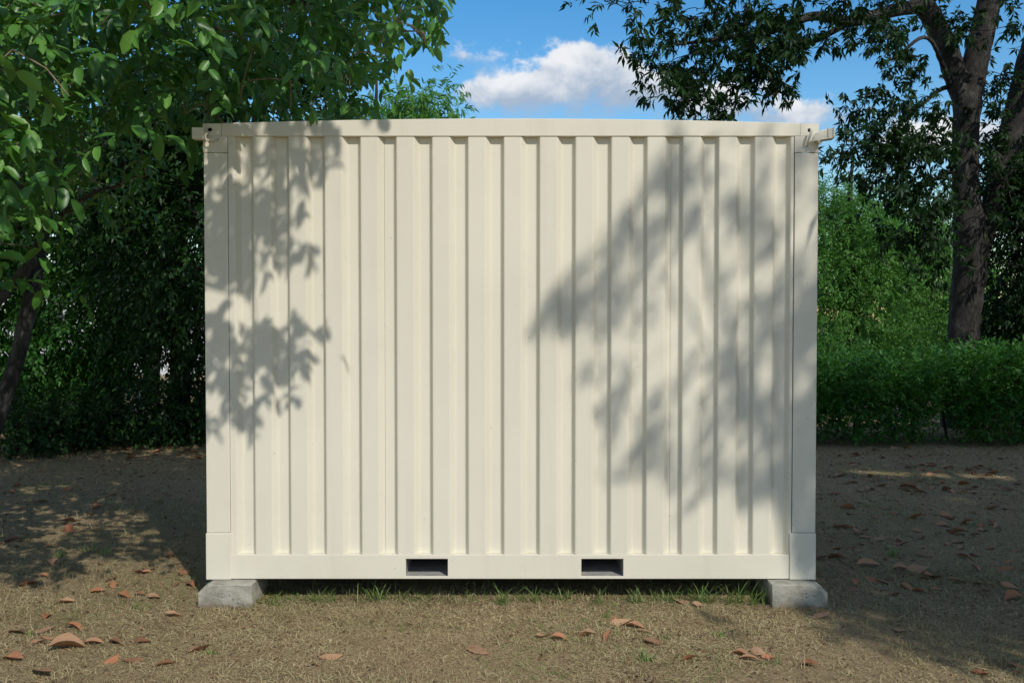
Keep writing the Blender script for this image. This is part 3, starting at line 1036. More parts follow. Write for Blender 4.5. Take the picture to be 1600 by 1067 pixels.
# ---------------------------------------------------------------- slim trunk at the left edge
def slim_tree():
    Y = 7.4
    tr = empty('slim_tree', tuple(at(-32, 800, Y) * (1, 1, 0)), 'slim leaning tree trunk with a forked stem at the left edge of the photo', 'tree')
    rows = pxl((-50, 825, Y, 34), (-32, 740, Y, 28), (-14, 680, Y, 26), (2, 635, Y, 25), (14, 600, Y, 24), (29, 552, Y, 23), (37, 517, Y, 23), (48, 467, Y, 23), (58, 410, Y + .1, 22), (72, 345, Y + .2, 17), (84, 280, Y + .3, 13), (98, 215, Y + .4, 9), (110, 150, Y + .5, 5))
    limbs = [limb_obj('trunk', rows, M['bark_dark'], tr, 12, 0.06)]
    for s in [pxl((56, 408, Y, 18), (40, 420, Y - .1, 15), (18, 447, Y - .1, 14), (0, 468, Y - .2, 14), (-40, 510, Y - .2, 13)),
              pxl((64, 370, Y, 16), (104, 330, Y, 10), (150, 300, Y - .3, 6), (190, 290, Y - .4, 4)),
              pxl((70, 345, Y, 14), (40, 300, Y - .2, 9), (0, 268, Y - .3, 6)),
              pxl((84, 280, Y + .3, 10), (130, 240, Y + .3, 7), (180, 225, Y, 4))]:
        limbs.append(limb_obj('limb', s, M['bark_grey'], tr, 8))
    poly = [(-220, 90), (60, 110), (180, 180), (250, 240), (210, 330), (120, 350), (60, 420), (20, 400), (-220, 460)]
    n = 75
    c = from_px(sample_poly(poly, n), rng.uniform(6.6, 8.6, n))
    q = clumps(c, 4, 0.18)
    lv = sprays(q, rand_dirs(len(q), (0.1, -0.3, -0.3)), rng.uniform(.18, .34, len(q)), 7, 0.115, 0.050, 0.45)
    twigs('twigs', limbs, c, M['twig'], tr, 0.010, 0.003)
    foliage('foliage', lv, M['leaf_big'], tr, False)


slim_tree()


# ---------------------------------------------------------------- big dark tree on the right
def right_tree():
    Y = 13.4
    tr = empty('forked_tree', tuple(at(1505, 700, Y) * (1, 1, 0)), 'large dark tree with a forked trunk standing behind the hedge on the right', 'tree')
    limbs = []
    limbs.append(limb_obj('trunk', pxl((1500, 720, Y, 72), (1503, 640, Y, 58), (1504, 560, Y, 47), (1509, 480, Y, 47), (1516, 420, Y, 50), (1517, 370, Y, 50), (1510, 310, Y, 40), (1508, 250, Y, 38), (1509, 200, Y, 39), (1512, 150, Y, 42), (1513, 118, Y, 40)), M['bark_dark'], tr, 16, 0.05))
    limbs.append(limb_obj('limb', pxl((1508, 160, Y, 36), (1492, 115, Y, 35), (1480, 80, Y, 34), (1462, 40, Y, 32), (1440, 0, Y, 30), (1415, -60, Y, 26), (1370, -160, Y - .3, 18), (1320, -300, Y - .5, 8)), M['bark_dark'], tr, 12))
    limbs.append(limb_obj('limb', pxl((1514, 150, Y, 40), (1526, 90, Y, 38), (1536, 45, Y, 37), (1546, 0, Y, 36), (1556, -80, Y, 32), (1570, -220, Y, 22), (1560, -380, Y, 10)), M['bark_dark'], tr, 12))
    limbs.append(limb_obj('limb', pxl((1524, 410, Y, 34), (1544, 345, Y, 31), (1558, 300, Y, 35), (1577, 230, Y, 40), (1594, 160, Y, 40), (1615, 80, Y, 40), (1650, -40, Y, 30), (1690, -200, Y, 14)), M['bark_dark'], tr, 12))
    limbs.append(limb_obj('limb', pxl((1440, 10, Y, 22), (1390, 18, Y - .3, 20), (1330, 34, Y - .7, 17), (1270, 26, Y - 1, 14), (1200, 50, Y - 1.3, 11), (1130, 60, Y - 1.6, 8), (1060, 70, Y - 1.8, 4)), M['bark_dark'], tr, 10))
    limbs.append(limb_obj('limb', pxl((1400, -80, Y, 18), (1300, -120, Y - .5, 15), (1180, -110, Y - 1, 11), (1060, -60, Y - 1.4, 7), (960, -20, Y - 1.6, 3)), M['bark_dark'], tr, 9))
    limbs.append(limb_obj('limb', pxl((1495, 135, Y, 9), (1470, 140, Y, 7), (1440, 165, Y - .2, 5), (1420, 180, Y - .4, 4), (1415, 260, Y - .4, 3)), M['bark_dark'], tr, 7))
    limbs.append(limb_obj('limb', pxl((1488, 140, Y, 8), (1450, 60, Y - .4, 6), (1400, 90, Y - .6, 5), (1370, 100, Y - .8, 3)), M['bark_dark'], tr, 7))
    limbs.append(limb_obj('limb', pxl((1492, 265, Y, 9), (1460, 280, Y - .3, 6), (1430, 290, Y - .4, 4), (1380, 300, Y - .6, 3)), M['bark_dark'], tr, 7))
    limbs.append(limb_obj('limb', pxl((1330, 34, Y - .7, 12), (1260, 70, Y - .9, 8), (1180, 90, Y - 1.1, 6), (1150, 150, Y - 1.2, 3)), M['bark_dark'], tr, 7))
    regs = [  # polygon, clumps, depth range, sprays per clump, clump radius
        ([(905, -10), (1190, -260), (1430, -260), (1430, -20), (1240, 25), (1090, 30), (1040, 10), (985, 35), (940, 18)], 90, 8.6, 10.4, 5, .22),
        ([(1000, 20), (1100, 10), (1210, 20), (1260, 70), (1240, 110), (1190, 100), (1170, 120), (1130, 130), (1080, 150), (1050, 130), (1000, 90)], 56, 8.8, 10.2, 5, .17),
        ([(1035, 110), (1090, 120), (1110, 150), (1070, 170), (1040, 178), (1010, 160)], 10, 9, 9.8, 4, .10),
        ([(1105, 170), (1150, 140), (1160, 165), (1130, 186)], 6, 9, 9.8, 4, .08),
        ([(1190, 30), (1320, 10), (1420, 20), (1400, 60), (1330, 75), (1280, 70), (1250, 100), (1200, 130), (1160, 120)], 30, 9, 10.6, 5, .15),
        ([(1180, 110), (1230, 110), (1235, 140), (1200, 145)], 5, 9.2, 9.8, 4, .08),
        ([(1370, 40), (1420, 40), (1410, 75), (1380, 75)], 6, 9.6, 10.5, 4, .1),
        ([(1370, 90), (1450, 90), (1450, 130), (1400, 135), (1370, 110)], 7, 10, 10.6, 3, .10),
        ([(1330, 135), (1400, 130), (1440, 190), (1470, 240), (1400, 250), (1320, 240), (1305, 200), (1330, 160)], 30, 9.8, 10.8, 5, .15),
        ([(1300, 232), (1400, 200), (1480, 230), (1490, 340), (1440, 350), (1400, 320), (1350, 280), (1310, 268)], 42, 9.8, 10.8, 5, .16),
        ([(1370, 300), (1480, 300), (1490, 420), (1440, 430), (1400, 390)], 26, 10, 10.9, 4, .18),
        ([(1455, 150), (1490, 170), (1488, 230), (1440, 225)], 7, 10.4, 10.9, 4, .1),
        ([(1470, 10), (1530, 5), (1520, 60), (1485, 60)], 6, 10.6, 11.2, 4, .1),
        ([(1560, 20), (1700, -20), (1700, 140), (1600, 110), (1560, 120)], 22, 10.4, 11.6, 5, .18),
        ([(1530, 100), (1590, 120), (1560, 260), (1530, 280), (1525, 200)], 16, 10.6, 11.6, 4, .14),
        ([(1570, 200), (1760, 150), (1760, 480), (1640, 520), (1580, 420)], 44, 9.8, 12.2, 5, .26),
        ([(1430, -20), (1760, -20), (1800, -420), (1300, -420), (1300, -240)], 90, 9.2, 12.4, 5, .3)]
    leaves, ends = [], []
    for poly, n, y0, y1, per, rr in regs:
        c = from_px(sample_poly(poly, n), rng.uniform(y0 + 2.0, y1 + 2.4, n))
        ends.append(c)
        q = clumps(c, per + 2, rr * .95)
        leaves.append(sprays(q, rand_dirs(len(q), (-0.2, -0.1, -0.2), 0.65), rng.uniform(.06, .14, len(q)), 9, 0.145, 0.044, 0.5, 0.3, 1.2))
    twigs('twigs', limbs, np.concatenate(ends), M['bark_dark'], tr, 0.010, 0.004)
    foliage('foliage', cat(leaves), M['leaf_thin'], tr, False)


right_tree()


# ---------------------------------------------------------------- the tree behind the photographer whose shade falls on the right
def shade_tree():
    tr = empty('shade_tree', (6.6, -2.6, 0), 'tall tree out of frame to the right whose soft shade falls on the container', 'tree')
    limbs = [limb_obj('trunk', [(6.6, -2.6, -.05, .34), (6.5, -2.5, 1.6, .27), (6.4, -2.4, 3.4, .24), (6.3, -2.2, 5.4, .2), (6.5, -2.0, 7.6, .14), (6.7, -1.8, 10.5, .06)], M['bark_dark'], tr, 14)]
    for s in [[(6.35, -2.3, 4.8, .05), (5.6, -1.6, 6.0, .032), (4.8, -0.9, 7.0, .018), (4.0, -.5, 7.6, .008)],
              [(6.3, -2.2, 5.6, .12), (6.9, -.8, 6.6, .09), (7.8, .8, 7.4, .06), (8.8, 2.2, 8.0, .02)],
              [(6.4, -2.1, 6.6, .05), (5.4, -1.9, 8.0, .03), (4.4, -1.2, 9.2, .012)],
              [(6.5, -2.0, 7.4, .1), (7.6, -1.2, 8.8, .07), (9.0, -.6, 10.4, .03)],
              [(6.4, -2.3, 4.2, .1), (5.9, -1.0, 4.9, .06), (5.5, -.3, 5.4, .03)],
              [(6.4, -2.3, 4.4, .1), (7.6, -1.4, 5.2, .07), (9.0, -.4, 5.8, .03)],
              [(6.4, -2.35, 3.6, .12), (6.8, -.4, 4.2, .09), (6.9, 2.2, 4.6, .07), (7.2, 4.8, 4.8, .05), (7.6, 7.4, 4.6, .02)]]:
        limbs.append(limb_obj('limb', s, M['bark_dark'], tr, 9))
    W_ = lambda L_: [(wx(a), wz(b)) for a, b in L_]
    regs = [
        (W_([(1040, 170), (1090, 215), (1060, 300), (1005, 340), (960, 400), (900, 470), (850, 515), (835, 500), (885, 430), (930, 370), (985, 300), (1020, 245)]), 22, 3, .05),
        (W_([(838, 505), (890, 440), (930, 455), (900, 500), (860, 515)]), 4, 3, .03),
        (W_([(1000, 300), (1110, 200), (1110, 330), (1080, 400), (1050, 470), (990, 490), (960, 450)]), 13, 3, .07),
        (W_([(900, 560), (960, 545), (1000, 600), (1080, 590), (1060, 660), (1000, 640), (950, 640)]), 9, 3, .05),
        (W_([(1020, 600), (1100, 560), (1190, 520), (1240, 500), (1240, 640), (1180, 640), (1120, 690), (1040, 720), (990, 690)]), 18, 3, .06),
        (W_([(940, 720), (990, 690), (1040, 700), (1010, 750), (960, 760)]), 7, 3, .05),
        (W_([(1040, 830), (1070, 760), (1120, 740), (1150, 690), (1240, 680), (1240, 770), (1180, 790), (1120, 770), (1080, 810)]), 12, 3, .06),
        (W_([(1110, 190), (1270, 190), (1270, 330), (1200, 380), (1150, 420), (1110, 370)]), 14, 3, .08),
        (W_([(1180, 380), (1285, 330), (1285, 560), (1230, 540), (1180, 500)]), 11, 3, .07),
        (W_([(1238, 540), (1340, 300), (1400, 920), (1262, 905), (1246, 700)]), 36, 5, .08)]
    leaves, ends = [], []
    for poly, n, per, rr in regs:
        c = from_sunplane(sample_poly(poly, n), rng.uniform(7.6, 9.6, n))
        ends.append(c)
        q = clumps(c, per, rr)
        leaves.append(sprays(q, rand_dirs(len(q), (-0.45, -0.1, -0.55), 0.4), rng.uniform(.14, .28, len(q)), 6, 0.135, 0.040, 0.6, 0.3, 0.75))
    big = [(1.76, -0.02), (1.98, -0.75), (2.5, -1.7), (4.0, -2.6), (9, -2.4), (13, 2), (12.5, 7.35), (5, 7.35), (3.0, 5.4), (1.9, 2.6), (1.84, 1.2)]
    edge = [(1.76, -0.02), (1.98, -0.75), (2.5, -1.7), (4.0, -2.4), (6, -1.0), (6, 3), (2.6, 3.4), (1.84, 1.2)]
    n = 1900
    band = [(6.6, 5.2), (12.5, 5.2), (12.5, 7.3), (6.6, 7.3)]
    n += 320
    c = from_sunplane(np.concatenate([sample_poly(big, n - 920), sample_poly(edge, 600), sample_poly(band, 320)]), rng.uniform(7.2, 10.5, n))
    ends.append(c[:260])
    q = clumps(c, 5, .26)
    leaves.append(sprays(q, rand_dirs(len(q), (-0.2, 0, -0.4), 0.6), rng.uniform(.2, .36, len(q)), 7, 0.20, 0.062, 0.6, 0.3, 0.8))
    # unseen low boughs, added to keep sun and sky off the right-hand ground
    c = np.stack([rng.uniform(2.5, 11, 5200), rng.uniform(0.5, 9.5, 5200), rng.uniform(2.9, 6.6, 5200)], 1)
    s_ = (c[:, 1] - WY) / .647
    c = c[(c[:, 0] > .60 * c[:, 1] + .9) & (c[:, 0] + .364 * s_ > 2.5) & (c[:, 2] + .669 * s_ < 6.5)][:1300]
    ends.append(c[::5])
    q = clumps(c, 4, .26)
    leaves.append(sprays(q, rand_dirs(len(q), (-0.2, 0, -0.3), 0.6), rng.uniform(.2, .36, len(q)), 7, 0.20, 0.07, 0.5, 0.3, 0.8))
    twigs('twigs', limbs, np.concatenate(ends), M['bark_dark'], tr, 0.0055, 0.002)
    lv = cat(leaves)
    ok = lv[0][:, 2] > 1.6
    px, py, dep = project(lv[0])
    # one long gap lets a streak of sun through to the ground
    s_ = (lv[0][:, 1] - WY) / SUN_N[1]
    sx, sz = lv[0][:, 0] - SUN_N[0] * s_, lv[0][:, 2] - SUN_N[2] * s_
    ok &= ~((sx > 6.0) & (sx < 7.4) & (np.abs(sz - (4.38 - .28 * (sx - 6.7))) < .26 * (.35 + np.abs(np.sin(sx * 7 + 2 * np.sin(sx * 17))) * .65)))
    ok &= ~((lv[0][:, 1] > 0.2) & (py > -60) & (px < 1700))
    out = np.array(W_([(1030, 186), (1040, 230), (1000, 275), (960, 330), (915, 390), (875, 430), (826, 505), (850, 525), (900, 510), (930, 520), (895, 560), (905, 600), (950, 600),
                       (930, 650), (965, 660), (940, 700), (940, 735), (965, 755), (1000, 745), (1035, 720), (1045, 760), (1065, 800), (1045, 825), (1100, 790), (1140, 765), (1190, 795), (1238, 775),
                       (1238, 905), (1700, 905), (1700, 100), (1030, 100)]))
    mid = lv[0] + lv[1] * (lv[3] * .5)[:, None]
    s_ = (mid[:, 1] - WY) / SUN_N[1]
    sx, sz = mid[:, 0] - SUN_N[0] * s_, mid[:, 2] - SUN_N[2] * s_
    wall = (sx > XL - .1) & (sx < XR + .05) & (sz > -.05) & (sz < 2.72)
    ok &= ~wall | in_poly(sx, sz, out)
    for gx_, gy_, ra, rb in ((1090, 305, 28, 16), (1138, 400, 34, 24), (1022, 322, 26, 18), (1092, 600, 26, 18), (985, 540, 45, 10), (1205, 715, 26, 16), (1150, 600, 30, 10), (1085, 470, 18, 22),
                             (1215, 300, 24, 40), (1190, 440, 22, 26), (1255, 280, 10, 30), (1130, 240, 16, 20), (970, 430, 20, 10), (1265, 420, 8, 26), (1210, 260, 12, 16), (1020, 655, 24, 8)):
        ok &= ~(((sx - wx(gx_)) / (ra * 3.6e-3)) ** 2 + ((sz - wz(gy_) + .5 * (sx - wx(gx_)) * -1) / (rb * 3.6e-3)) ** 2 < 1)
    foliage('foliage', tuple(a[ok] for a in lv), M['leaf_thin'], tr, False)


shade_tree()


# ---------------------------------------------------------------- background planting
def blob_tree(name, label, cat_, base, h, crown, n, per, leaf, mat, group=None, stem_w=0.16, hollow=0.55, spread=0.16, bias=(0, -.3, -.1), bark='bark_dark', low=None):
    """trunk with limbs, crown of leaf sprays in several ellipsoids: crown rows are (dx, dy, z, rx, ry, rz)"""
    base = np.asarray(base, float)
    tr = empty(name, tuple(base), label, cat_, group)
    limbs = [limb_obj('trunk', [(base[0], base[1], -.05, stem_w), (base[0] + .06, base[1], h * .3, stem_w * .8), (base[0] - .05, base[1] + .05, h * .65, stem_w * .5), (base[0], base[1], h * .95, stem_w * .12)], M[bark], tr, 10)]
    ends = []
    w = np.array([r[3] * r[4] * r[5] for r in crown]) ** (2 / 3)
    w /= w.sum()
    for k, (dx, dy, z, rx, ry, rz) in enumerate(crown):
        m = max(4, int(n * w[k]))
        v = norm(rng.normal(0, 1, (m, 3)))
        r = rng.uniform(hollow, 1, m) ** .6 * (1 + 0.16 * np.sin(v[:, 0] * 5 + k) * np.cos(v[:, 2] * 6 + 2 * k))
        c = base + np.array((dx, dy, z)) + v * r[:, None] * np.array((rx, ry, rz))
        c = c[c[:, 2] > 0.10]
        ends.append(c)
        a = np.array((base[0], base[1], min(z * .6, h * .5)))
        b = base + np.array((dx, dy, z))
        mid = (a + b) / 2 + np.array((0, 0, .25))
        limbs.append(limb_obj('limb', [(*a, stem_w * .5), (*mid, stem_w * .35), (*b, stem_w * .12)], M[bark], tr, 7))
    c = np.concatenate(ends)
    q = clumps(c, per, spread)
    ctr = base + np.array((0, 0, h * .5))
    out = norm(q - ctr) * .5
    D = norm(out + np.asarray(bias)[None] + rng.normal(0, .6, q.shape))
    lv = sprays(q, D, rng.uniform(.18, .4, len(q)), leaf[2], leaf[0], leaf[1], leaf[3])
    ok = lv[0][:, 2] > 0.04
    px, py, dep = project(lv[0])
    twigs('twigs', limbs, c[:: max(1, len(c) // 90)], M[bark], tr, 0.012, 0.004)
    foliage('foliage', tuple(x[ok] for x in lv), M[mat], tr, False)
    return tr


def gx(px, Y): return (px - 800) / F * Y


G_L = 'dark shrubs and small trees along the left edge of the yard'
# left: dark mass of small-leaved trees and bushes
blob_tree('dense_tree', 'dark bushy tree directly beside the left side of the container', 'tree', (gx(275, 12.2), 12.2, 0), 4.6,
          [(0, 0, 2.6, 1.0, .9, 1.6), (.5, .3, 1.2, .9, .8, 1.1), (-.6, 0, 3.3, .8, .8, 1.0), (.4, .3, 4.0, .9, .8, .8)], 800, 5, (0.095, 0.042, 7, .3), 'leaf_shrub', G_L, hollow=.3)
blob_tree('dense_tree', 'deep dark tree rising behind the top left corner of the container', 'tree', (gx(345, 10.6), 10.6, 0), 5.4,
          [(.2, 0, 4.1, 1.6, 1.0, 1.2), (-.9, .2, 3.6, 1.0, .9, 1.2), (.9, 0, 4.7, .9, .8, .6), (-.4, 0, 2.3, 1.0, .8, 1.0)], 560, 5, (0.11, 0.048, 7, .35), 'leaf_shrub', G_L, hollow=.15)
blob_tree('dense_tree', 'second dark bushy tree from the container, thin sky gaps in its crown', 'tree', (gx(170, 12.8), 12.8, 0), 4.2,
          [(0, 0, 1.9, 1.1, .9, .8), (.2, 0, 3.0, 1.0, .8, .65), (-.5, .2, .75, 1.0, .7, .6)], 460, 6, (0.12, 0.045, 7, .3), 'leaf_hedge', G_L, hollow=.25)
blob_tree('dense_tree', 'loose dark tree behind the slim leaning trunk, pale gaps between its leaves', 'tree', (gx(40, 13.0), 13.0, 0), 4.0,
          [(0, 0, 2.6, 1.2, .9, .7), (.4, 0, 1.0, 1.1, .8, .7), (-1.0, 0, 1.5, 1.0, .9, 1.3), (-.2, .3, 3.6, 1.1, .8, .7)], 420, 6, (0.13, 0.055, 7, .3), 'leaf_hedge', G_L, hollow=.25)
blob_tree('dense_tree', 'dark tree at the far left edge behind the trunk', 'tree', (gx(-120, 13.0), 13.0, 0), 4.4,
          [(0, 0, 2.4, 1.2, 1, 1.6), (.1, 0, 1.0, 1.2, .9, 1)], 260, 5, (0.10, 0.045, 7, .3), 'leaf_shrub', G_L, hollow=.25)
for px, Y, h, lab in ((215, 11.4, .85, 'low dark shrub on the leaf litter left of the container'),
                      (110, 11.2, .75, 'low dark shrub between the slim trunk and the leaf litter'),
                      (20, 10.6, .8, 'low dark shrub at the foot of the slim leaning trunk'),
                      (295, 11.8, .9, 'low dark shrub tucked against the left side of the container')):
    blob_tree('low_shrub', lab, 'shrub', (gx(px, Y), Y, 0), h, [(0, 0, h * .5, .62, .45, h * .5), (.35, .1, h * .4, .4, .4, h * .4)], 90, 5, (0.09, 0.042, 6, .2), 'leaf_shrub', G_L, stem_w=.03, hollow=.2, spread=.1)
blob_tree('dense_tree', 'dark spreading tree added beyond the left edge to shade the left shrubs and ground', 'tree', (-6.9, 7.9, 0), 5.6,  # added tree, blocks sun and sky over the far left ground
          [(0, 0, 3.9, 1.6, 1.9, 1.1), (.3, 1.8, 3.9, 1.5, 1.4, 1.0), (.8, 2.6, 4.6, 1.2, 1.2, .8), (-.6, -.6, 3.0, 1.2, 1.2, .8)], 420, 5, (0.13, 0.06, 7, .3), 'leaf_shrub', G_L, hollow=.2)
# taller trees further back on the left, sunlit tops
blob_tree('tall_tree', 'tall green tree rising behind the dark shrubs on the left', 'tree', (gx(235, 17), 17, 0), 7.0,
          [(0, 0, 4.4, 1.6, 1.3, 1.4), (.8, 0, 3.0, 1.3, 1.2, 1.2), (-1.2, .3, 4.9, 1.1, 1.1, .8), (.3, 0, 5.9, 1.4, 1.2, 1.0)], 420, 5, (0.14, 0.05, 7, .4), 'leaf_hedge', 'taller trees beyond the yard', hollow=.3)
blob_tree('tall_tree', 'pale green tree glimpsed behind the slim trunk at the left edge', 'tree', (gx(30, 18), 18, 0), 6.5,
          [(0, 0, 2.4, 1.4, 1.2, .9), (-.8, 0, 4.4, 1.5, 1.2, 1.2), (.7, 0, 5.2, 1.2, 1.2, .8)], 260, 5, (0.14, 0.05, 7, .4), 'leaf_bright', 'taller trees beyond the yard', hollow=.3)
# bright tree whose top shows over the roof
blob_tree('bright_tree', 'bright green drooping tree whose top shows above the container roof', 'tree', (gx(590, 16), 16, 0), 6.2,
          [(0, 0, 4.6, 1.0, .9, .95), (-.75, 0, 4.7, .6, .8, .85), (.75, 0, 5.0, .75, .7, .75), (1.1, 0, 4.7, .5, .6, .45), (0, .2, 3.2, 1.3, 1.0, 1.0)], 560, 5, (0.17, 0.036, 8, .9), 'leaf_bright', None, hollow=.3, spread=.14, bias=(0, -.2, -.2))
# right: sunlit trees beyond the hedge
G_R = 'sunlit trees beyond the hedge on the right'
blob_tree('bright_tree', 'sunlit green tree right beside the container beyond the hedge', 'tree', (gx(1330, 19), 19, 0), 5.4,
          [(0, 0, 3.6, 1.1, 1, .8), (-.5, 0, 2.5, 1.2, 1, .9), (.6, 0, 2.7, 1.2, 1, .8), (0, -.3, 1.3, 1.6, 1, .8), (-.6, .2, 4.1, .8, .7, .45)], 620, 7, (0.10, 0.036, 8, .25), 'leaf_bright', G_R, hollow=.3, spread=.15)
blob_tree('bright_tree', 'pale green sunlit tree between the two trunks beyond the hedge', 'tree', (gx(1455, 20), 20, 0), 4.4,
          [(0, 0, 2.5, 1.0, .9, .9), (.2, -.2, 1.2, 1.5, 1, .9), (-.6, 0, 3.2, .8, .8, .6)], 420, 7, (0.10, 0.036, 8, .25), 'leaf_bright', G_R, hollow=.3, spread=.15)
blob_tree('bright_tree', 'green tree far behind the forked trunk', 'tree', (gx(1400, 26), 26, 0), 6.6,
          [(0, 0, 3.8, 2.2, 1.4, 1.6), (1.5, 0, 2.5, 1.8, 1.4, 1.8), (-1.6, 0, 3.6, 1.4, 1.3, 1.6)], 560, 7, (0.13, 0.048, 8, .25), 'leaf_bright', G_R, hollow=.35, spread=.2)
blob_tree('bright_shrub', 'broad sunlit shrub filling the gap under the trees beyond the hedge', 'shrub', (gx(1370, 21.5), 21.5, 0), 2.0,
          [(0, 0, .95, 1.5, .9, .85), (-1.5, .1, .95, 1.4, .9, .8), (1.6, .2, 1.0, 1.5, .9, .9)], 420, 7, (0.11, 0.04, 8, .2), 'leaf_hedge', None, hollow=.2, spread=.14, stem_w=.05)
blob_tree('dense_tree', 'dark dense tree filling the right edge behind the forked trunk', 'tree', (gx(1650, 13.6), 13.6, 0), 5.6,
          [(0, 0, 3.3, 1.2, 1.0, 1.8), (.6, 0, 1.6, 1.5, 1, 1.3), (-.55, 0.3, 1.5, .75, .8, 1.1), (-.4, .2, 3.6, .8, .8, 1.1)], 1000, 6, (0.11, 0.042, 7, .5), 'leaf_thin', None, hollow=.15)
blob_tree('dense_tree', 'unseen dark dense tree added out of frame at far right to darken the ground', 'tree', (gx(1850, 14.5), 14.5, 0), 6.5,  # added unseen tree, cuts the sky light reaching the right-hand ground
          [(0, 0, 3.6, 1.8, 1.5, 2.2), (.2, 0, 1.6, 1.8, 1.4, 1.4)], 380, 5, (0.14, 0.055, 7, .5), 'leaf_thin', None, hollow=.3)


# ---------------------------------------------------------------- hedge on the right
def hedge():
    Y0, Y1 = 11.3, 12.7
    hd = empty('hedge', (6.2, 12.0, 0), 'clipped dark green hedge with a sunlit top running behind the container on the right', 'hedge')
    limbs = []
    for k, x in enumerate(np.arange(2.6, 10.4, 0.36)):
        x = x + rng.uniform(-.12, .12)
        y = 12.0 + rng.uniform(-.3, .3)
        limbs.append(limb_obj('stem', [(x, y, -.03, .018), (x + rng.uniform(-.08, .08), y, .35, .016), (x + rng.uniform(-.2, .2), y + rng.uniform(-.2, .2), .75, .014), (x + rng.uniform(-.3, .3), y + rng.uniform(-.3, .3), 1.15, .005)], M['bark_dark'], hd, 7))
    n = 5600
    c = np.stack([rng.uniform(2.3, 10.5, n), rng.uniform(Y0, Y1, n), rng.uniform(0, 1, n)], 1)
    top = 1.06 + 0.05 * np.sin(c[:, 0] * 2.1) + 0.05 * np.sin(c[:, 0] * 5.3 + 1) + np.clip(c[:, 0] - 5.6, 0, 1) * .05
    zz = c[:, 2]
    c[:, 2] = (0.12 + 0.88 * zz ** .85) * top
    # thin out the foot so light shows through
    keep = rng.uniform(0, 1, n) < np.clip((c[:, 2] - .05) / .45, .2, 1)
    edge = np.minimum(c[:, 1] - Y0, Y1 - c[:, 1]) < .35
    keep &= edge | (c[:, 2] > .85) | (rng.uniform(0, 1, n) < .4)
    hole = (np.abs(c[:, 0] - gx(1447, 12)) < .17) & (c[:, 2] < .52)
    keep &= ~hole
    c = c[keep]
    q = clumps(c, 3, .07)
    D = norm(np.stack([np.zeros(len(q)), (q[:, 1] - 12) * .5, np.full(len(q), .45)], 1) + rng.normal(0, .6, q.shape))
    lv = sprays(q, D, rng.uniform(.10, .2, len(q)), 6, 0.080, 0.034, 0.1, .1)
    # loose new shoots on top
    m = 160
    s = np.stack([np.concatenate([rng.uniform(2.4, 10.4, m // 2), rng.uniform(5.7, 7.2, m // 2)]), rng.uniform(Y0, Y1, m), np.full(m, 1.05)], 1)
    lv2 = sprays(s, rand_dirs(m, (0, 0, 1.2), .35), rng.uniform(.15, .32, m), 8, 0.09, 0.036, 0.0, .05)
    m = 1700
    s3 = np.stack([rng.uniform(2.3, 10.5, m), Y0 + np.abs(rng.normal(.05, .25, m)), rng.uniform(.03, .6, m)], 1)
    s3 = s3[~((np.abs(s3[:, 0] - gx(1447, 12)) < .16))]
    lv3 = sprays(s3, rand_dirs(len(s3), (0, -.4, .2), .7), rng.uniform(.12, .24, len(s3)), 7, 0.085, 0.036, 0.1, .1)
    lv = cat([lv, lv2, lv3])
    ok = lv[0][:, 2] > 0.05
    ok &= ~((np.abs(lv[0][:, 0] - gx(1446, 12)) < .13) & (lv[0][:, 2] < .42) & (lv[0][:, 2] > .16))
    twigs('twigs', limbs, c[::14], M['bark_dark'], hd, 0.007, 0.003)
    foliage('foliage', tuple(a[ok] for a in lv), M['leaf_hedge'], hd, False)


hedge()


def far_wood():
    n = 5200
    a = rng.uniform(0, 2 * math.pi, n)
    r = rng.uniform(44, 52, n)
    h = 5.2 + 1.6 * np.sin(a * 9) + 1.1 * np.sin(a * 23 + 1)
    c = np.stack([r * np.sin(a), r * np.cos(a), rng.uniform(0, 1, n) ** .9 * h], 1)
    lv = sprays(c, rand_dirs(n, (0, 0, .1)), rng.uniform(.8, 1.6, n), 7, 0.75, 0.34, 0.3)
    o = foliage('far_wood', lv, M['leaf_hedge'], None, False)
    tag(o, 'distant belt of green woodland closing the view all round', 'woodland', kind='stuff')


far_wood()


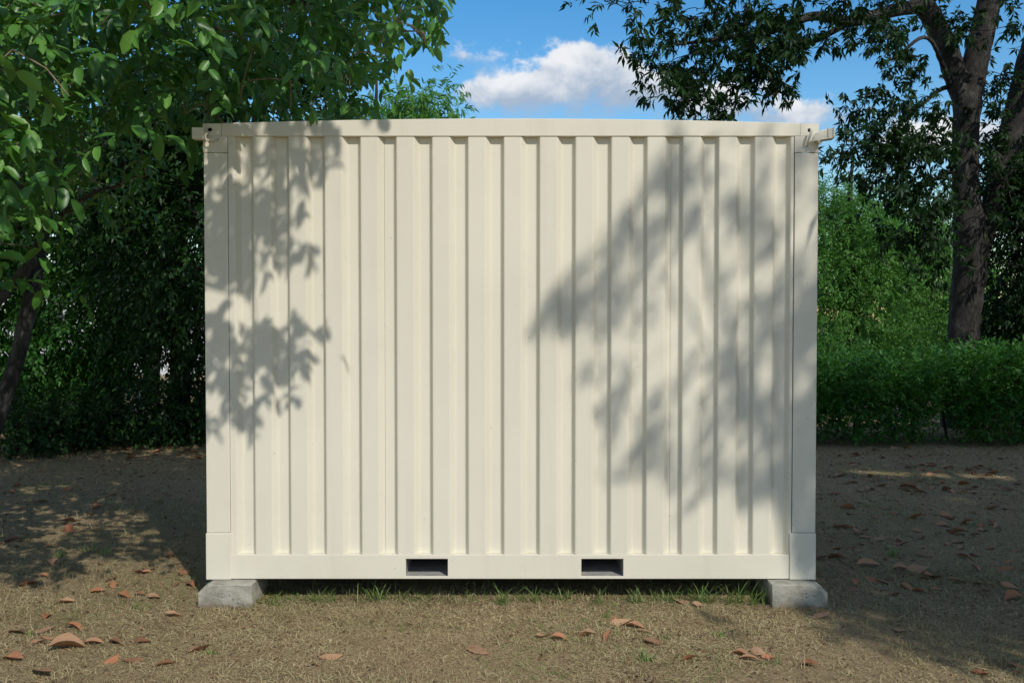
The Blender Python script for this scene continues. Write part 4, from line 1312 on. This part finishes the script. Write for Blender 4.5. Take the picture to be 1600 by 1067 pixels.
# ---------------------------------------------------------------- pale building glimpsed through the leaves on the left
def house():
    x0, x1, y0, y1, h = -17.5, -9.6, 26.0, 31.0, 2.55
    hs = empty('pale_building', ((x0 + x1) / 2, (y0 + y1) / 2, 0), 'low pale building glimpsed through gaps in the shrubs at left', 'building')
    ws = [(x0 + 1.2, x0 + 2.4), (x0 + 3.3, x0 + 4.5), (x0 + 5.6, x0 + 6.8)]
    xs = [x0] + [v for w_ in ws for v in w_] + [x1]
    grid_solid('wall', xs, [0, .95, 2.05, h], {(1, 1), (3, 1), (5, 1)}, y0, y0 + .2, M['render'], hs)
    MB().box(x0, x0 + .2, y0 + .2, y1, 0, h).build('wall', M['render'], hs)
    MB().box(x1 - .2, x1, y0 + .2, y1, 0, h).build('wall', M['render'], hs)
    MB().box(x0 + .2, x1 - .2, y1 - .2, y1, 0, h).build('wall', M['render'], hs)
    for a, b in ws:
        fr = MB().box(a, b, y0 + .06, y0 + .1, .95, 1.0).box(a, b, y0 + .06, y0 + .1, 2.0, 2.05).box(a, a + .05, y0 + .06, y0 + .1, 1.0, 2.0).box(b - .05, b, y0 + .06, y0 + .1, 1.0, 2.0).build('window', M['render'], hs)
        MB().box(a + .05, b - .05, y0 + .075, y0 + .085, 1.0, 2.0).build('pane', M['glass'], fr)
    zm = h + .9
    ym = (y0 + y1) / 2
    MB().add([(x0 - .3, y0 - .3, h), (x1 + .3, y0 - .3, h), (x1 + .3, y1 + .3, h), (x0 - .3, y1 + .3, h), (x0 + .3, ym, zm), (x1 - .3, ym, zm)],
             [(0, 1, 5, 4), (2, 3, 4, 5), (1, 2, 5), (3, 0, 4), (3, 2, 1, 0)]).build('roof', M['roof'], hs)


house()


# ---------------------------------------------------------------- dry grass
def blades(n, region, L, W, lift, mat, name):
    """short curled blades: region gives x,y; lift is how upright they stand"""
    x, y = region(n)
    n = len(x)
    z = ground_z(x, y)
    P = np.stack([x, y, z - 0.002], 1)
    a = rng.uniform(0, 2 * math.pi, n)
    e = np.abs(rng.normal(0, lift, n))
    D = np.stack([np.cos(a) * np.cos(e), np.sin(a) * np.cos(e), np.sin(e)], 1)
    S = np.stack([-np.sin(a), np.cos(a), rng.normal(0, .5, n)], 1)
    L_ = L * rng.uniform(.45, 1.4, n)
    W_ = W * rng.uniform(.6, 1.3, n)
    curl = rng.normal(0, .35, n)
    h = norm(S)
    m = P + D * (L_ * .5)[:, None] + np.array((0, 0, 1)) * (L_ * .10)[:, None] + h * (curl * L_ * .25)[:, None]
    t = P + D * L_[:, None] + h * (curl * L_)[:, None]
    t[:, 2] = np.maximum(t[:, 2] - .1 * L_, ground_z(t[:, 0], t[:, 1]) + .001)
    e_ = h * (W_ * .5)[:, None]
    V = np.stack([P - e_, P + e_, m - e_ * .9, m + e_ * .9, t], 1).reshape(-1, 3)
    b = (np.arange(n) * 5)[:, None]
    T = (b[:, None] + np.array([[2, 3, 4]])[None]).reshape(-1, 3)
    Q = (b[:, None] + np.array([[0, 1, 3, 2]])[None]).reshape(-1, 4)
    me = mesh_np(name, V, T, Q)
    o = link_mesh(name, me, mat)
    return o


def fan(y0, y1, k=0.62):
    def f(n, thin=False):
        u = rng.uniform(0, 1, n * 3)
        y = np.sqrt(y0 * y0 + u * (y1 * y1 - y0 * y0))
        x = rng.uniform(-1, 1, n * 3) * (y * k + .2)
        ok = ~((x > XL + .1) & (x < XR - .1) & (y > WY + .35) & (y < YB - .1))
        ok &= ~((x > bx(303, YF)) & (x < bx(392, YF)) & (y > YF - .0) & (y < YF + .34))
        ok &= ~((x > bx(1207, YF)) & (x < bx(1300, YF)) & (y > YF - .0) & (y < YF + .34))
        if thin:        # worn patches where the soil shows
            v = np.sin(x * 3.1 + 1.7 * np.sin(y * 2.3)) + np.sin(y * 4.2 + 1.3 * np.sin(x * 1.9)) + .8 * np.sin(x * 9.1 + y * 5.2) * np.sin(y * 11 - x * 4)
            ok &= rng.uniform(0, 1, len(x)) < np.clip(.72 + .38 * v, .12, 1)
        return x[ok][:n], y[ok][:n]
    return f


tag(blades(120000, lambda n: fan(3.3, 5.7)(n, True), 0.030, 0.0029, .30, M['straw'], 'dry_grass'), 'short dry straw-coloured grass covering the ground in front', 'dry grass', kind='stuff')
tag(blades(60000, lambda n: fan(5.6, 12.0)(n, True), 0.042, 0.0048, .24, M['straw'], 'dry_grass'), 'short dry grass in the shade further back', 'dry grass', kind='stuff')


def clustered(nc, per, y0, y1, r, edge=None):
    def f(n):
        x, y = fan(y0, y1)(nc)
        x = np.repeat(x, per) + rng.normal(0, r, len(x) * per)
        y = np.repeat(y, per) + rng.normal(0, r, len(y) * per)
        ok = ~((x > XL - .06) & (x < XR + .06) & (y > YF - .02) & (y < YF + .36) & ((x < bx(392, YF)) | (x > bx(1207, YF))))
        return x[ok], y[ok]
    return f


tag(blades(0, clustered(1900, 9, 3.3, 5.7, .022), 0.045, 0.0030, .75, M['straw'], 'dry_grass'), 'raised tussocks of dry straw-coloured grass in front', 'dry grass', kind='stuff')
tag(blades(0, clustered(1500, 8, 5.7, 11.5, .035), 0.055, 0.0045, .7, M['straw'], 'dry_grass'), 'raised tussocks of dry grass in the shade further back', 'dry grass', kind='stuff')


def fringe(n):
    x = rng.uniform(bx(394, YF), bx(1206, YF), n)
    v = np.sin(x * 9) + np.sin(x * 23 + 1) + np.sin(x * 4.1 + 2)
    x = x[rng.uniform(0, 1, n) < np.clip(.5 + .35 * v, .08, 1)]
    return x, 5.10 + rng.normal(0, .05, len(x))


tag(blades(1500, fringe, 0.06, 0.0034, .95, M['grass'], 'green_grass'), 'thin fringe of short green grass along the shade line under the container', 'green grass', kind='stuff')


def crumbs(n, y0, y1, L0, L1, name, label):
    x, y = fan(y0, y1)(n)
    n = len(x)
    P = np.stack([x, y, ground_z(x, y) + rng.uniform(.002, .012, n)], 1)
    a = rng.uniform(0, 2 * math.pi, n)
    D = norm(np.stack([np.cos(a), np.sin(a), rng.normal(0, .25, n)], 1))
    Nn = norm(rng.normal(0, .35, (n, 3)) + np.array((0, 0, 1.0)))
    Nn = norm(Nn - D * (Nn * D).sum(1, keepdims=True))
    L = rng.uniform(L0, L1, n)
    o = foliage(name, (P, D, Nn, L, L * rng.uniform(.12, .6, n)), M['crumb'], None, False)
    tag(o, label, 'leaf litter', kind='stuff')


crumbs(4200, 3.3, 5.8, .008, .034, 'leaf_litter', 'tiny broken bits of brown leaf and bark lying in the dry grass')
crumbs(4200, 5.7, 11.8, .015, .06, 'leaf_litter', 'broken brown leaf bits over the shaded ground further back')


def patchy(n):
    x, y = fan(3.3, 9.5)(n * 6)
    v = np.sin(x * 2.3 + 1.2 * np.sin(y * 1.9)) + np.sin(y * 3.1 + x * 1.1) + .6 * np.sin(x * 6.7 - y * 4.3)
    ok = v > .9
    return x[ok][:n], y[ok][:n]


_x, _y = patchy(5500)
tag(blades(len(_x), lambda n: (_x, _y), 0.045, 0.0034, .55, M['grass'], 'green_grass'), 'sparse green grass blades sprouting through the dry turf', 'green grass', kind='stuff')


def tuft(x, y, n, L, label, group, spread=.03, mat='grass'):
    P = np.stack([x + rng.normal(0, spread, n), y + rng.normal(0, spread * .6, n), np.zeros(n)], 1)
    P[:, 2] = ground_z(P[:, 0], P[:, 1]) - .003
    a = rng.uniform(0, 2 * math.pi, n)
    lean = np.abs(rng.normal(.35, .25, n))
    D = np.stack([np.cos(a) * np.sin(lean), np.sin(a) * np.sin(lean), np.cos(lean)], 1)
    S = norm(np.stack([-np.sin(a) + rng.normal(0, .4, n), np.cos(a), np.zeros(n)], 1))
    L_ = L * rng.uniform(.4, 1.15, n)
    rows = []
    for t, w in ((0, 1), (.4, .9), (.75, .6)):
        c = P + D * (L_ * t)[:, None] + np.stack([np.cos(a), np.sin(a), -.6 * np.ones(n)], 1) * (L_ * t * t * .35)[:, None]
        rows += [c - S * .0028 * w, c + S * .0028 * w]
    t = 1.0
    rows.append(P + D * L_[:, None] + np.stack([np.cos(a), np.sin(a), -.6 * np.ones(n)], 1) * (L_ * .35)[:, None])
    V = np.stack(rows, 1).reshape(-1, 3) - np.array((x, y, 0))
    b = (np.arange(n) * 7)[:, None]
    Q = (b[:, None] + np.array([[0, 1, 3, 2], [2, 3, 5, 4]])[None]).reshape(-1, 4)
    T = (b[:, None] + np.array([[4, 5, 6]])[None]).reshape(-1, 3)
    me = mesh_np('grass_tuft', V, T, Q)
    o = link_mesh('grass_tuft', me, M[mat])
    o.location = (x, y, 0)
    return tag(o, label, 'grass tuft', group)


G_T = 'grass tufts along the shaded foot of the container'
for px, n, L, lab in ((590, 16, .11, 'thin grass tuft under the bottom rail, left of the left fork opening'), (578, 9, .13, 'sparse tall blades left of the left fork opening'),
                      (615, 14, .09, 'short grass tuft just left of the left fork opening'),
                      (785, 14, .12, 'green grass tuft midway between the two fork openings'), (838, 8, .10, 'few blades of grass left of the right fork opening'),
                      (878, 10, .12, 'green blades standing just left of the right fork opening'), (932, 9, .11, 'few thin blades right below the right fork opening'),
                      (995, 12, .10, 'low green tuft just right of the right fork opening'), (1050, 9, .09, 'small tuft right of the right fork opening, before the two big tufts'),
                      (1102, 24, .14, 'large green grass tuft left of the right concrete block'), (1155, 22, .16, 'tall spreading grass tuft next to the right concrete block'),
                      (1185, 12, .15, 'thin tall blades touching the right concrete block'), (425, 8, .09, 'few thin blades beside the left concrete block'),
                      (500, 8, .10, 'scattered blades under the bottom rail nearest the left concrete block')):
    Yt = 5.06 + rng.uniform(-.08, .05)
    tuft(gx(px, Yt), Yt, int(n * 1.5), L * 1.2, lab, G_T, .026)
for px, py, n, L, lab in ((1045, 1005, 12, .05, 'bright green sprout in the foreground right of the brown leaf pile'), (1003, 1040, 26, .07, 'green grass tuft at the bottom edge below the brown leaf pile'),
                          (1130, 1000, 20, .06, 'faded green tuft between the leaf pile and the right concrete block'), (945, 968, 12, .06, 'small green tuft beside the brown leaf pile'),
                          (1215, 1045, 14, .06, 'green tuft behind the red-brown leaves at the bottom right'), (330, 1025, 14, .045, 'small green weed beside a curled leaf on the left'),
                          (35, 1000, 12, .05, 'green sprout next to the leaf pile at the bottom left'), (215, 955, 10, .07, 'upright thin green blades in the left foreground'),
                          (140, 865, 16, .10, 'grass tuft on the sunlit strip at left'), (160, 870, 14, .10, 'second grass tuft on the sunlit strip at left, closer to the container'),
                          (85, 875, 14, .08, 'dull green tuft in the dappled shade at far left'), (1400, 875, 26, .10, 'green grass patch among brown leaves in the right shade')):
    for Yt in (CAM_Z / ((py - 500) / F),):
        tuft(gx(px, Yt), Yt, n, L, lab, 'grass tufts in the dry turf', .026)


# ---------------------------------------------------------------- fallen leaves
dead_meshes = []
for k in range(10):
    L = 1.0
    n_t = 7
    ts = np.linspace(0, 1, n_t)
    w = np.sin(np.pi * ts ** .85) * .20 * rng.uniform(.8, 1.3)
    curl = rng.uniform(-.9, 1.5)
    twist = rng.uniform(-1.6, 1.6)
    fold = rng.uniform(.1, .9)
    vs = []
    for t, ww in zip(ts, w):
        c = np.array((t - .5, .05 * math.sin(t * 5 + k), 0.10 * curl * (2 * t - 1) ** 2 + rng.normal(0, .006)))
        for s in (-1, -.5, 0, .5, 1):
            ang = twist * (t - .5)
            y = s * ww * math.cos(ang)
            z = abs(s) * ww * fold + s * ww * math.sin(ang) + rng.normal(0, .008)
            vs.append(c + np.array((0, y, z)))
    vs = np.array(vs)
    vs[:, 2] -= vs[:, 2].min()
    q = [(i * 5 + j, i * 5 + j + 1, (i + 1) * 5 + j + 1, (i + 1) * 5 + j) for i in range(n_t - 1) for j in range(4)]
    me = mesh_np('fallen_leaf', vs, quads=np.array(q))
    me.materials.append(M['dead'])
    me.shade_smooth()
    dead_meshes.append(me)
KD = [0]


def dead_leaf(x, y, L, rz, tilt, label, group=None):
    o = bpy.data.objects.new('fallen_leaf', dead_meshes[KD[0] % 10])
    KD[0] += 1
    o.location = (x, y, float(ground_z(np.array(x), np.array(y))) + .004)
    o.rotation_euler = (tilt * rng.uniform(-1, 1), tilt * rng.uniform(-1, 1), rz)
    o.scale = (L, L * rng.uniform(.85, 1.2), L)
    COL.objects.link(o)
    return tag(o, label, 'fallen leaf', group)


LEAVES = [  # px, py, width in px, label
    (98, 947, 26, 'single orange-brown fallen leaf above the leaf pile at bottom left'),
    (20, 995, 40, 'brown leaf leaning over the left end of the bottom-left pile'),
    (60, 992, 34, 'topmost brown leaf of the bottom-left pile'), (72, 1003, 32, 'pale brown leaf on the right of the bottom-left pile'),
    (52, 1010, 26, 'small dark leaf under the bottom-left pile'),
    (110, 987, 30, 'tilted orange leaf right of the bottom-left pile'),
    (100, 1018, 56, 'long curled brown leaf in front of the bottom-left pile'), (140, 1010, 34, 'thin pale leaf touching the long curled leaf at left'),
    (175, 1008, 32, 'flat pinkish leaf right of the long curled leaf'), (218, 1006, 30, 'flat brown leaf between the curled leaf and the small weed'),
    (15, 1035, 40, 'orange leaf cut by the left edge of the photo'), (60, 1056, 74, 'very long brown leaf along the bottom edge at left'),
    (168, 1038, 30, 'curled leaf standing on edge at bottom left'), (205, 1035, 34, 'thin dark leaf next to the leaf standing on edge'),
    (305, 1020, 42, 'large curled brown leaf beside the small green weed'), (255, 1043, 34, 'faded leaf at the bottom, left of the curled brown leaf'),
    (190, 936, 24, 'faded pink leaf in front of the left shade'), (215, 933, 20, 'small pale leaf in front of the left shade'), (238, 938, 26, 'dark curled leaf in front of the left shade'),
    (270, 966, 32, 'pale pink leaf left of the left concrete block'), (65, 970, 26, 'dull tan leaf sunk in the grass at left'),
    (745, 1018, 46, 'lone brown leaf in the centre foreground'), (515, 1033, 34, 'dark thin leaf in the left centre foreground'), (490, 1045, 22, 'small pale leaf at the bottom left of centre'),
    (850, 998, 26, 'folded leaf left of the flat oval leaf'), (875, 1003, 26, 'narrow leaf just left of the flat oval leaf'), (918, 1000, 30, 'flat oval orange leaf left of the leaf pile'),
    (952, 1003, 30, 'curled dark leaf between the oval leaf and the leaf pile'), (965, 972, 22, 'small leaf at the top of the centre-right leaf pile'),
    (972, 980, 40, 'broad leaf across the centre-right leaf pile'), (995, 985, 30, 'red-brown leaf on the slope of the centre-right leaf pile'), (1008, 994, 26, 'leaf at the lower right end of the centre-right pile'),
    (1025, 1012, 34, 'flat faded leaf beside the bright green sprout'), (1070, 945, 34, 'dull leaf in front of the big grass tufts'), (1095, 950, 22, 'orange leaf under the largest grass tuft'),
    (1080, 1042, 30, 'orange leaf at the bottom, left of the red-brown group'), (1160, 1032, 26, 'upright red-brown leaf at bottom right'), (1175, 1040, 30, 'flat leaf in front of the upright red-brown leaf'),
    (1190, 1030, 30, 'orange leaf right of the upright red-brown leaf'), (1205, 1036, 24, 'small leaf at the right end of the red-brown group'), (1268, 1047, 30, 'dark curled leaf in the sun below the shade edge'),
    (1285, 968, 34, 'orange leaf right in front of the right concrete block'), (1408, 990, 30, 'brown leaf on the shade edge at right'), (1595, 1046, 30, 'red leaf cut by the right edge of the photo'),
    (1540, 1060, 26, 'brown leaf at the bottom right corner'), (864, 945, 14, 'small brown leaf under the right half of the bottom rail'),
    (1328, 797, 24, 'leaf alone in the right shade beside the container, upper one'), (1436, 813, 30, 'thin leaf in the middle of the right shade'), (1482, 770, 22, 'folded leaf high in the right shade'),
    (1320, 828, 30, 'leaf topping the row beside the container in the right shade'), (1345, 838, 30, 'second leaf of the row beside the container'), (1355, 846, 24, 'third leaf of the row beside the container'), (1375, 848, 28, 'fourth leaf of the row beside the container'),
    (1350, 857, 22, 'leaf just below the row beside the container'), (1412, 857, 24, 'fifth leaf of the row, past the green grass patch'), (1288, 877, 22, 'leaf touching the container corner in the right shade'), (1310, 876, 26, 'leaf next to the container corner in the right shade'),
    (1360, 887, 34, 'pinkish curled leaf below the green grass patch'), (1440, 898, 38, 'large brown leaf, the brightest in the right shade'), (1462, 907, 36, 'flat leaf just below the brightest one in the right shade'),
    (1412, 894, 26, 'dull leaf left of the brightest one in the right shade'), (1503, 915, 34, 'leaf right of the two bright ones in the right shade'), (1532, 918, 24, 'small leaf in the lower right shade row'), (1555, 920, 30, 'leaf in the lower right shade row near the edge'),
    (1585, 925, 30, 'leaf cut by the right edge in the shade'), (1590, 940, 34, 'lowest leaf in the right shade at the edge'), (1500, 836, 30, 'curled leaf in the far part of the right shade'), (1515, 820, 22, 'upright leaf in the far part of the right shade'),
    (1485, 810, 26, 'flat leaf in the far part of the right shade'), (1540, 832, 20, 'small leaf in the far right shade'), (1555, 798, 24, 'leaf high up in the far right shade'), (1445, 875, 24, 'faded leaf on the grass patch in the right shade'),
    (1575, 895, 26, 'greyish leaf at the right edge of the shade'), (1595, 758, 22, 'sunlit leaf at the right edge far back'),
    (105, 768, 22, 'orange leaf alone in the left shade'), (25, 762, 18, 'pale leaf in the left shade near the trunk'), (75, 885, 24, 'brown leaf in the dappled shade at left'), (15, 850, 26, 'red-brown leaf at the left edge in dappled light'),
    (105, 832, 30, 'long leaf in the dappled shade at left'), (60, 785, 22, 'dull leaf in the left shade below the orange one')]
for px, py, w, lab in LEAVES:
    Y = CAM_Z / ((py - 500) / F)
    L = min(.21, w * Y / F * 1.12)
    dead_leaf(gx(px, Y), Y, L, rng.normal(0, .6), .38, lab, 'fallen leaves on the ground')
nl = 0
while nl < 70:          # leaf litter under the hedge and the shrubs, far back
    side = 1 if nl % 3 else -1
    Y = rng.uniform(8.2, 11.3)
    px = rng.uniform(1285, 1600) if side > 0 else rng.uniform(130, 318)
    if side < 0: Y = rng.uniform(10.2, 11.8)
    dead_leaf(gx(px, Y), Y, rng.uniform(.10, .17), rng.uniform(0, 6.3), .3,
              'small dead leaf in the litter under the hedge at right' if side > 0 else 'small dead leaf in the litter under the shrubs at left', 'leaf litter under the hedge' if side > 0 else 'leaf litter under the left shrubs')
    nl += 1
nl = 0
while nl < 110:          # scattered over the shaded ground
    Y = rng.uniform(5.2, 10.0)
    px = rng.uniform(1290, 1620) if nl % 3 else rng.uniform(-20, 300)
    right = nl % 3 != 0
    dead_leaf(gx(px, Y), Y, rng.uniform(.07, .13), rng.uniform(0, 6.3), .25,
              'small scattered dead leaf on the %s shaded ground %s of the container' % ('nearer' if Y < 7.4 else 'farther', 'right' if right else 'left'),
              'small dead leaves scattered on the %s ground at %s' % ('nearer' if Y < 7.4 else 'farther', 'right' if right else 'left'))
    nl += 1
